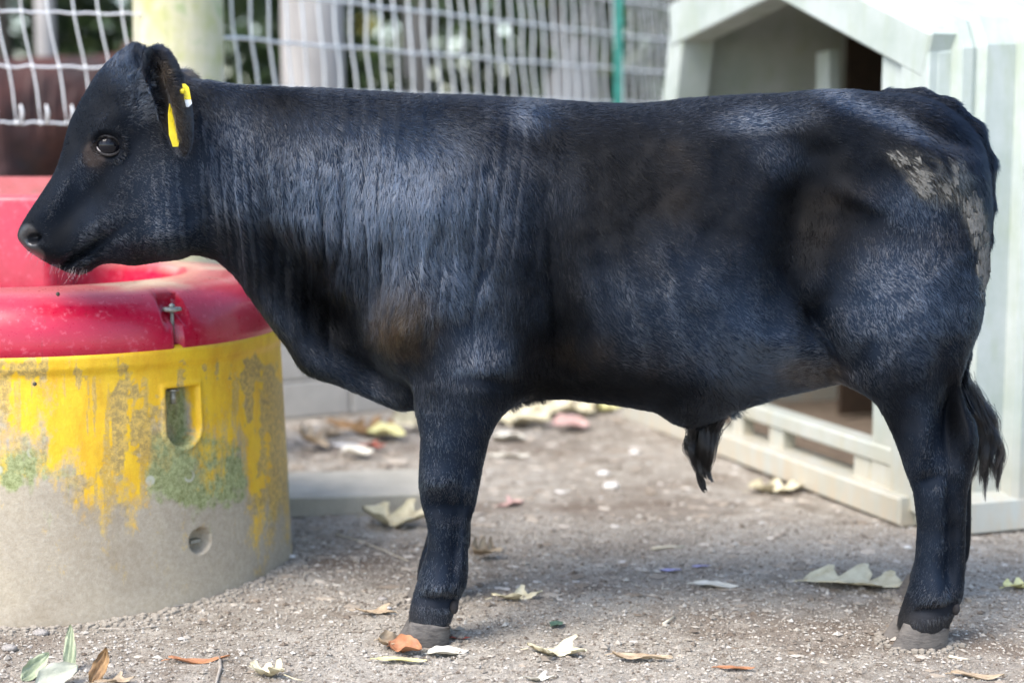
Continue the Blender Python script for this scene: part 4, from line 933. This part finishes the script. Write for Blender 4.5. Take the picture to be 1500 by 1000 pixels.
L.new(bump(N, L, n2.outputs[0], .5, .01).outputs[0], p.inputs['Normal']); M_lich = m
def post(name, pxc, pyc, Y, r_, h_, mat, label, cat='post', n=20, grp=None, lean=0):
    q_ = at(pxc, pyc, Y); mb = MB(); pts_ = [Vector((lean*k/6*h_, 0, -.1+(h_+.1)*k/6)) for k in range(7)]; rr_ = [r_*(1.05-.05*k/6) for k in range(7)]
    pts_.append(pts_[-1]+Vector((0, 0, .02))); rr_.append(r_*.8); o = mb.tube(pts_, rr_, n).build(name, mat, None, True, (q_[0], q_[1], 0)); tag(o, label, cat, grp); return o
post('fence_post', 262, 60, 5.05, .133, 2.0, M_lich, 'thick round wooden post with yellow-green lichen behind the calf\'s ears', 'fence post')
M_grey_w = simple('grey_wood', (.36, .34, .32), .9, .3, 10, .5, 40, stretch=(1, 1, .2))
post('fence_post', 458, 60, 6.7, .125, 2.2, M_grey_w, 'pale grey weathered post standing behind the wire mesh right of the lichened one', 'fence post')
post('fence_post', 66, 30, 8.6, .05, 1.9, M_grey_w, 'thin pale grey post blurred far behind the left fence panel', 'fence post')
# green T-post
q_ = at(906, 60, 7.1); M_green = simple('green_paint', (.03, .22, .17), .5, .3, 30); tb_ = MB().box((0, 0, .8), (.019, .003, .95)); tb_.box((0, .014, .8), (.003, .011, .95))
tb_ = tb_.build('green_stake', M_green, None, False, (q_[0], q_[1], 0)); tag(tb_, 'teal green steel T-shaped stake holding the fence near the hutch', 'fence stake')
stm = None
for k in range(22):
    if stm is None: st_ = MB().box((0, 0, 0), (.006, .003, .012)).build('stud', M_green, tb_); stm = st_.data
    else: st_ = bpy.data.objects.new('stud', stm); link(st_, tb_)
    st_.location = (0, -.006, .15+k*.07)
# low block wall under the fence
M_block = simple('concrete_block', (.46, .44, .40), .95, .15, 14, .5, 70); M_mortar = simple('mortar', (.42, .40, .36), .95, .1, 30)
W0 = gnd(-260, 672)[:2]; W1 = gnd(855, 578)[:2]; wd = (W1-W0); wl = np.linalg.norm(wd); wd = wd/wl; wall = empty('block_wall', (W0[0], W0[1], 0), math.atan2(wd[1], wd[0]))
tag(wall, 'low pale grey concrete block wall under the fence, behind the waterer and chest', 'wall')
MB().box((wl/2, .06, .2), (wl/2-.01, .044, .2)).build('mortar', M_mortar, wall)
nb = int(wl/.30); bmesh_ = None
rb = random.Random(4)
for row in range(3):
    for i in range(nb+1):
        xx = i*.30+(.15 if row % 2 else 0)
        if xx > wl-.1: continue
        if bmesh_ is None: bo = MB().bbox((0, 0, 0), (.1465, .05, .0665), .006).build('block', M_block, wall); bmesh_ = bo.data
        else: bo = bpy.data.objects.new('block', bmesh_); link(bo, wall)
        bo.location = (xx+.15, .05+rb.uniform(-.004, .004), .068+row*.138); bo.rotation_euler = (0, 0, rb.uniform(-.012, .012))
# flat slab behind the foreleg
sl0 = gnd(424, 752); sl1 = gnd(640, 745); ang = math.atan2(sl1[1]-sl0[1], sl1[0]-sl0[0]); Ls = np.linalg.norm(sl1-sl0)+.02
M_slab = simple('slab_concrete', (.44, .41, .34), .9, .2, 9, .5, 120)
o = MB().bbox((Ls/2-.05, .16, .018), (Ls/2+.05, .17, .028), .004).build('paving_slab', M_slab, None, False, (sl0[0], sl0[1], 0)); o.rotation_euler = (0, 0, ang); tag(o, 'flat grey-green concrete slab lying on the dirt between waterer and foreleg', 'slab')

# ================================================================== LEAVES
M_leafs = {}
def leafmat(key, c1, c2):
    if key in M_leafs: return M_leafs[key]
    m, N, L, p = newmat('dry_leaf_'+key); n1 = nz(N, L, 35, 4, .65); n2 = nz(N, L, 160, 4, .7)
    c = ramp(N, L, n1.outputs[0], [(.32, c2), (.62, c1)]).outputs[0]; c = mixc(N, L, ramp(N, L, n2.outputs[0], [(.62, 0), (.72, .6)]).outputs[0], c, tuple(x*.4 for x in c2))
    L.new(c, p.inputs['Base Color']); p.inputs['Roughness'].default_value = .65; L.new(bump(N, L, n2.outputs[0], .5, .002).outputs[0], p.inputs['Normal']); M_leafs[key] = m; return m
LC = {'cream': ((.66, .60, .42), (.48, .41, .25)), 'pale': ((.68, .65, .56), (.50, .46, .37)), 'yellow': ((.70, .66, .32), (.55, .50, .20)), 'tan': ((.46, .36, .24), (.30, .21, .13)), 'orange': ((.45, .20, .09), (.28, .12, .06)),
 'red': ((.42, .10, .06), (.25, .06, .04)), 'green': ((.40, .44, .28), (.27, .31, .19)), 'teal': ((.10, .17, .11), (.06, .10, .07)), 'pink': ((.58, .38, .34), (.42, .26, .22)), 'sage': ((.46, .46, .36), (.33, .34, .26)), 'brown': ((.34, .20, .08), (.20, .11, .05)), 'violet': ((.40, .38, .60), (.30, .28, .48))}
def leaf(px_, py_, wpx, ang_, shape, key, label, aspect=.42, curl=.5, tilt=(0, 0), z_up=0.0, seed=0, grp=None, stem=.12):
    g_ = gnd(px_, py_); r = random.Random(seed*13+int(px_)); Lm = wpx*g_[1]/FPX; n = 22; m_ = 5
    def half(t, sd):
        env = sin(pi*min(1, max(0, t))**.8)**.7
        if shape == 'oak': 
            lob = .20+.80*abs(sin(pi*(t*2.9+.15*sd)))**1.1; return env*lob
        if shape == 'fork': 
            lob = .22+.9*math.exp(-((t-.45-.1*sd)/.10)**2)+.25*math.exp(-((t-.8)/.08)**2); return env*lob
        if shape == 'lance': return env*(.95+.05*sin(t*17+sd))
        return env*(1+.06*sin(t*23+sd*2))
    Vv = []; Ff = []; kx = r.uniform(-.6, .6)
    for i in range(n+1):
        t = i/n
        for j in range(-m_+1, m_):
            sd = 1 if j > 0 else -1; wv_ = half(t, sd)*aspect*.5*(j/(m_-1)); jag = .02*sin(t*60+j)*abs(j)/(m_-1)*(shape in ('oak', 'fork'))
            sweep = (.34 if shape == 'oak' else .28)*abs(j/(m_-1))**1.5*half(t, sd)*(t > .05) if shape in ('oak', 'fork') else 0
            x = (t-.5+sweep*.5)*1.0+jag; y = wv_+.08*kx*sin(pi*t)
            z = .16*abs(wv_)+curl*min((wv_**2)*1.5, .10)+curl*.16*(t-.5)**2*2+.03*sin(t*7+seed)*curl+.025*curl*sin(j*2.1+t*9+seed)
            Vv.append((x*Lm, y*Lm, z*Lm))
    c_ = 2*m_-1
    for i in range(n):
        for j in range(c_-1): Ff.append((i*c_+j, (i+1)*c_+j, (i+1)*c_+j+1, i*c_+j+1))
    mb = MB().add(Vv, Ff); o = mb.build('leaf', leafmat(key, *LC[key]), None, True, (g_[0], g_[1], gz(g_[0], g_[1])+.004+z_up))
    o.rotation_euler = (radians(tilt[0]), radians(tilt[1]), radians(ang_)); tag(o, label, 'leaf', grp or 'dry leaves scattered on the dirt')
    if stem:
        s_ = MB().tube([(-Lm*.49, 0, curl*.04*Lm), (-Lm*(.5+stem*.5), Lm*.03, .002), (-Lm*(.5+stem), Lm*.02*kx, .001)], [.0013, .001, .0007], 5).build('leaf_stem', leafmat(key, *LC[key]), o, True)
    return o
leaf(757, 878, 78, 12, 'fork', 'cream', 'cream pointed leaf with curled lobe lying right of the front hoof', .75, 1.0, seed=1)
leaf(550, 901, 66, -14, 'fork', 'tan', 'tan arrow-shaped leaf left of the front hoof', .8, .6, seed=2)
leaf(596, 958, 56, -25, 'oval', 'orange', 'curled orange-red leaf in front of the front hoof', .6, 2.2, (25, 0), .006, seed=3)
leaf(570, 950, 44, 30, 'oval', 'tan', 'crumpled tan leaf touching the curled orange leaf', .6, 2.5, (30, 20), .006, seed=4)
leaf(588, 972, 78, -6, 'lance', 'yellow', 'flat yellowish leaf underneath the curled orange leaf', .22, .5, seed=5)
leaf(656, 958, 64, 8, 'oval', 'pale', 'whitish torn leaf against the right side of the front hoof', .55, .7, seed=6)
leaf(674, 938, 30, 0, 'oval', 'red', 'small dull red leaf just right of the front hoof', .5, .4, seed=7)
leaf(815, 962, 92, -18, 'fork', 'cream', 'cream three-pronged leaf lying at the bottom centre', 1.0, 1.1, seed=8)
leaf(816, 917, 26, 50, 'oval', 'teal', 'small dark green leaf above the three-pronged leaf', .8, .8, seed=9)
leaf(941, 969, 92, -12, 'lance', 'tan', 'long narrow tan leaf at the bottom, right of the three-pronged one', .22, 1.0, seed=10)
leaf(1077, 984, 58, -3, 'lance', 'orange', 'narrow reddish orange leaf at the bottom edge', .24, .7, seed=11)
leaf(1252, 856, 148, -8, 'oak', 'cream', 'largest pale cream lobed leaf, left of the hind leg', .80, .45, (2, 0), seed=12)
leaf(1496, 862, 60, 15, 'oak', 'yellow', 'pale yellow leaf cut by the right edge', .8, .8, seed=13)
leaf(1136, 714, 82, 4, 'oak', 'cream', 'blurred cream lobed leaf below the hutch doorway', .85, 1.0, seed=14)
leaf(585, 768, 112, -16, 'oak', 'cream', 'long cream lobed leaf curled against the front of the slab', .6, 1.6, (15, 0), .01, seed=15)
leaf(706, 818, 52, 50, 'oak', 'tan', 'crumpled tan leaf just behind the front leg', .9, 2.4, (25, 10), .01, seed=16)
leaf(748, 738, 50, 40, 'fork', 'pink', 'pinkish ragged leaf on the gravel behind the front knee', .8, 1.2, seed=17)
leaf(1048, 860, 70, -14, 'oval', 'pale', 'pale leaf half sunk in the dirt under the belly', .4, .5, seed=18)
leaf(1432, 988, 78, -12, 'lance', 'tan', 'narrow tan leaf at the bottom right corner', .25, .8, seed=19)
leaf(292, 969, 92, 4, 'lance', 'orange', 'long orange-brown leaf lying below the waterer', .20, .7, seed=20)
leaf(52, 990, 58, 48, 'oval', 'green', 'pale green upright leaf at the bottom left corner', .45, 1.4, (50, -35), .015, seed=21, stem=0)
leaf(104, 978, 82, 100, 'lance', 'green', 'tall narrow green leaf standing up at the bottom left', .24, 1.2, (0, -60), .03, seed=22, stem=0)
leaf(84, 1000, 70, 35, 'oval', 'sage', 'broad grey-green leaf at the bottom left', .6, 1.0, (40, -20), .012, seed=23, stem=0)
leaf(146, 990, 60, 62, 'oval', 'brown', 'folded brown leaf standing beside the green leaves', .4, 2.0, (30, -55), .02, seed=24, stem=0)
leaf(168, 999, 60, 20, 'fork', 'tan', 'tan leaf at the bottom edge beside the folded brown one', .5, 1.0, (10, 0), seed=25)
leaf(392, 990, 64, 150, 'oak', 'cream', 'cream curled leaf with a long thin stem at the bottom', .75, 1.6, (0, 0), .004, seed=26, stem=.6)
leaf(790, 1000, 50, 0, 'fork', 'pale', 'whitish leaf tip poking in at the bottom edge', .7, 1.0, seed=27)
leaf(982, 836, 34, 5, 'lance', 'violet', 'small pale violet scrap, left of its twin under the belly', .35, .5, seed=28, stem=0)
leaf(1026, 830, 28, 10, 'lance', 'violet', 'smaller pale violet scrap nearer the half-sunk leaf', .3, .5, seed=29, stem=0)
bl = [(455,662,58,50,'oak','tan','curled peach-tan leaf at the waterer end of the pile by the wall',1.0,(30,20),.03),(548,640,70,10,'oak','brown','dark brown curled leaf in the middle of the pile by the wall',.8,(20,0),.01),(566,645,62,-20,'oval','yellow','yellowish leaf in the pile behind the slab',.6,(10,0),.02),(602,632,66,30,'oak','cream','cream leaf in the pile nearest the front leg',.9,(30,0),.02),(524,672,50,0,'oval','pale','whitish round leaf lying just behind the slab',.6,(8,0),.012),(505,636,60,-30,'lance','brown','narrow dark leaf leaning against the block wall',.3,(30,0),.03),(480,640,50,80,'oak','tan','blurred tan leaf against the block wall behind the curled peach one',.8,(20,0),.01),
 (762,618,110,-35,'oak','cream','big pale cream leaf right behind the front elbow',.8,(15,0),.01),(818,606,110,-10,'oak','cream','big cream leaf in the pile under the chest',.7,(15,0),.01),(836,626,56,0,'oval','pink','pink-tinged leaf in front of the big cream ones',.7,(15,0),.012),(742,596,44,0,'oval','orange','small orange leaf close behind the front elbow',.7,(10,0),.014),(882,602,64,10,'oak','yellow','pale yellow leaf beside the far end of the hutch sill',.7,(10,0),.012),(748,590,90,20,'oak','pale','pale leaf at the back of the pile behind the elbow',.7,(10,0),.01),(790,592,80,-10,'oval','green','olive green leaf at the back of the pile under the chest',.6,(10,0),.02),(745,640,52,0,'oval','pale','round pale leaf below the pile behind the elbow',.6,(0,0),.0),(745,665,62,3,'lance','pale','thin whitish sliver of leaf on the gravel behind the leg',.18,(0,0),0),(545,660,40,10,'fork','red','small reddish scrap in the pile behind the slab',.6,(0,0),.01),(1330,700,1,0,'oval','tan','',.5,(0,0),0)]
for k, (a_, b_, w_, an, shp, key, lab, asp, tl_, zu) in enumerate(bl):
    if lab: leaf(a_, b_, w_, an, shp, key, lab, asp, 1.3, tl_, zu, seed=40+k)
def twig(pts_, r_, label, mat, z_=.005):
    P_ = []
    for a_, b_ in pts_:
        q_ = gnd(a_, b_); P_.append(Vector((q_[0], q_[1], gz(q_[0], q_[1])+z_)))
    c0_ = P_[0].copy(); o = MB().tube([q_-c0_ for q_ in P_], [r_*(1-.5*k/(len(P_)-1)) for k in range(len(P_))], 6).build('twig', mat, None, True, c0_); tag(o, label, 'twig'); return o
M_twig = simple('twig_bark', (.36, .32, .27), .9, .3, 80); M_straw = simple('straw', (.62, .55, .42), .7, .2, 60, 0)
twig([(322,968),(323,980),(319,992),(316,1002)], .0042, 'short grey twig beside the long orange-brown leaf', M_twig)
twig([(165,896),(200,892),(240,889),(275,886)], .0035, 'pale stick lying in the dust against the waterer', M_twig)
twig([(145,919),(190,920),(235,918)], .0018, 'thin straight twig in the dust below the waterer', M_twig)
twig([(492,782),(530,795),(565,808),(598,823)], .0022, 'long pale straw left of the front leg', M_straw)
twig([(972,918),(988,906)], .0040, 'short white splinter on the dirt under the belly', M_straw)
twig([(1390,961),(1405,963),(1418,965)], .0038, 'white splinter of wood right of the hind hoof', M_straw)
twig([(955,806),(980,803),(1003,802)], .0050, 'thick pale splinter on the ground behind the violet scraps', M_straw)
# stones
M_stone = simple('stone', (.34, .31, .28), .9, .3, 40, .6, 120); M_wst = simple('white_stone', (.72, .69, .64), .7, .2, 40, .4, 120)
for a_, b_, s_, mt, lab in ((60,924,.014,M_stone,'largest brownish stone left of the waterer foot at bottom left'),(14,950,.013,M_stone,'brownish stone at the left edge near the bottom'),(427,816,.011,M_wst,'pale pebble against the right foot of the waterer'),(895,708,.020,M_wst,'round pale stone in the middle distance under the belly'),(929,659,.014,M_wst,'small white stone in the distance under the belly'),(152,893,.007,M_wst,'small white pebble in the dust in front of the waterer'),(560,878,.009,M_stone,'grey stone beside the front pastern'),(570,893,.005,M_wst,'tiny pale pebble left of the front hoof'),(1330,800,.008,M_wst,'white pebble left of the hind cannon'),(884,690,.018,M_wst,'flat pale stone just left above the round one')):
    q_ = gnd(a_, b_); bmv = MB().ball((0, 0, 0), s_, 12, 8, (1.25, .9, .6)); Vs = np.array(bmv.V); Vs *= (1+.22*fbm(Vs+np.array([a_, b_, 0]), 1.1/s_*.6, 3, 5))[:, None]
    o = mesh('stone', Vs, bmv.F, mt, None, True, (q_[0], q_[1], gz(q_[0], q_[1])+s_*.3)); tag(o, lab, 'stone')

# ================================================================== BACKGROUND
# a cow behind the left fence: the same build of animal, larger
M_cow = simple('brown_hide', (.07, .020, .013), .7, .5, 6, .2, 60, col2=(.015, .008, .008))
r_ = slice(None); cowV = V.copy(); cow = empty('brown_cow', (-2.7, 7.9, 0), pi+.25); cow.scale = (1.27, 1.27, 1.27)
me = body.data.copy(); me.materials.clear(); me.materials.append(M_cow); o = bpy.data.objects.new('body', me); link(o, cow)
tag(cow, 'dark reddish brown cow standing out of focus behind the left fence panel', 'cow')
m, N, L, p = newmat('foliage'); a = attr(N, 'tone'); oi = N.new('ShaderNodeObjectInfo')
L.new(ramp(N, L, a.outputs['Fac'], [(0, (.012, .028, .010)), (.5, (.035, .065, .020)), (.97, (.08, .12, .035)), (1, (.30, .26, .06))]).outputs[0], p.inputs['Base Color']); p.inputs['Roughness'].default_value = .55
M_fol = m; M_bark = simple('bark', (.16, .14, .12), .95, .4, 14, .8, 50, stretch=(1, 1, .3)); M_bark2 = simple('pale_bark', (.38, .36, .34), .95, .3, 10, .6, 50, stretch=(1, 1, .3))
def leafcloud(centers, n, s0, s1, seed):
    r = np.random.default_rng(seed); C_ = np.array([c_[:3] for c_ in centers]); R_ = np.array([c_[3] for c_ in centers]); k = r.integers(0, len(C_), n)
    dirs = r.standard_normal((n, 3)); dirs /= np.linalg.norm(dirs, axis=1, keepdims=True); c_ = C_[k]+dirs*(R_[k]*(r.random(n)**.45))[:, None]*np.array([1, 1, .8])
    c_[:, 2] = np.maximum(c_[:, 2], .03); u = r.standard_normal((n, 3)); u /= np.linalg.norm(u, axis=1, keepdims=True); v = np.cross(u, r.standard_normal((n, 3))); v /= np.linalg.norm(v, axis=1, keepdims=True)
    s_ = r.uniform(s0, s1, n)[:, None]; Q = np.stack([c_-u*s_, c_+v*s_*.45, c_+u*s_, c_-v*s_*.45], 1).reshape(-1, 3)
    return Q, np.arange(4*n).reshape(n, 4), np.repeat(r.random(n), 4)
def tree(x, y, h, rad, label, seed, n=9000, mat=None, cat='tree'):
    r = random.Random(seed); t = empty('tree', (x, y, 0)); tag(t, label, cat, 'trees of the dark wood behind the fence'); mb = MB(); k = 8; bx_, by_ = r.uniform(-.4, .4), r.uniform(-.3, .3)
    pts_ = [Vector((bx_*(j/k)**2, by_*(j/k)**2, -.1+h*.72*j/k)) for j in range(k+1)]; mb.tube(pts_, [rad*(1-.7*j/k)*(1.25 if j == 0 else 1) for j in range(k+1)], 12)
    cs = []
    for j in range(11):
        z0_ = h*r.uniform(.25, .62); a_ = r.uniform(0, 2*pi); l = r.uniform(.9, 2.0); b0 = Vector((bx_*(z0_/h)**2, by_*(z0_/h)**2, z0_)); b1_ = b0+Vector((cos(a_)*l, sin(a_)*l, r.uniform(.5, 1.4)))
        mb.tube([b0, (b0+b1_)/2+Vector((0, 0, .1)), b1_], [rad*.35, rad*.22, rad*.08], 6); cs.append((b1_.x, b1_.y, b1_.z, r.uniform(.7, 1.25)))
    cs.append((bx_, by_, h*.85, 1.3)); mb.build('trunk', mat or M_bark, t, True)
    Q, Fq, tone = leafcloud(cs, n, .05, .11, seed); o = mesh_np('crown', Q, Fq, M_fol, t, False); set_col(o, 'tone', np.stack([tone]*3, -1)); o['kind'] = 'stuff'
    return t
TR = [(-6.6, 14.5, 6.5, .16, 'leafy tree farthest to the left behind the fence'), (-3.9, 12.6, 7, .14, 'slim dark tree behind the brown cow'), (-2.2, 11.5, 7.5, .18, 'dark tree directly behind the lichened post'), (-.75, 12.2, 7, .15, 'tree with a straight trunk behind the upright wires'), (.35, 10.8, 7.5, .20, 'stout tree just left of the green stake'), (1.6, 12.6, 7, .16, 'tree hidden mostly by the hutch roof'), (3.6, 11.5, 7.5, .2, 'tree behind the right side of the hutch'), (6.6, 13.2, 7, .18, 'tree farthest to the right beyond the hutch')]
for k, (x, y, h, r_, lab) in enumerate(TR): tree(x, y, h, r_, lab, 100+k, 9000, M_bark2 if k in (3, 4) else M_bark)
# undergrowth
cs = []; r = random.Random(9)
for k in range(120): cs.append((r.uniform(-10, 10), r.uniform(10.2, 17), r.uniform(.2, 2.6), r.uniform(.5, 1.0)))
Q, Fq, tone = leafcloud(cs, 60000, .04, .10, 77); o = mesh_np('undergrowth', Q, Fq, M_fol, None, False); set_col(o, 'tone', np.stack([tone]*3, -1)); tag(o, 'dark green undergrowth filling the wood behind the fence', 'undergrowth', kind='stuff')
# far wood closing the view
cs = []
for k in range(260):
    a_ = r.uniform(-1.25, 1.25); R0_ = r.uniform(20, 27); cs.append((R0_*sin(a_), R0_*cos(a_), r.uniform(.5, 7.5), r.uniform(1.2, 2.2)))
Q, Fq, tone = leafcloud(cs, 60000, .12, .30, 78); o = mesh_np('far_wood', Q, Fq, M_fol, None, False); set_col(o, 'tone', np.stack([tone]*3, -1)); tag(o, 'far dark wood closing off the view behind everything', 'wood', kind='stuff')
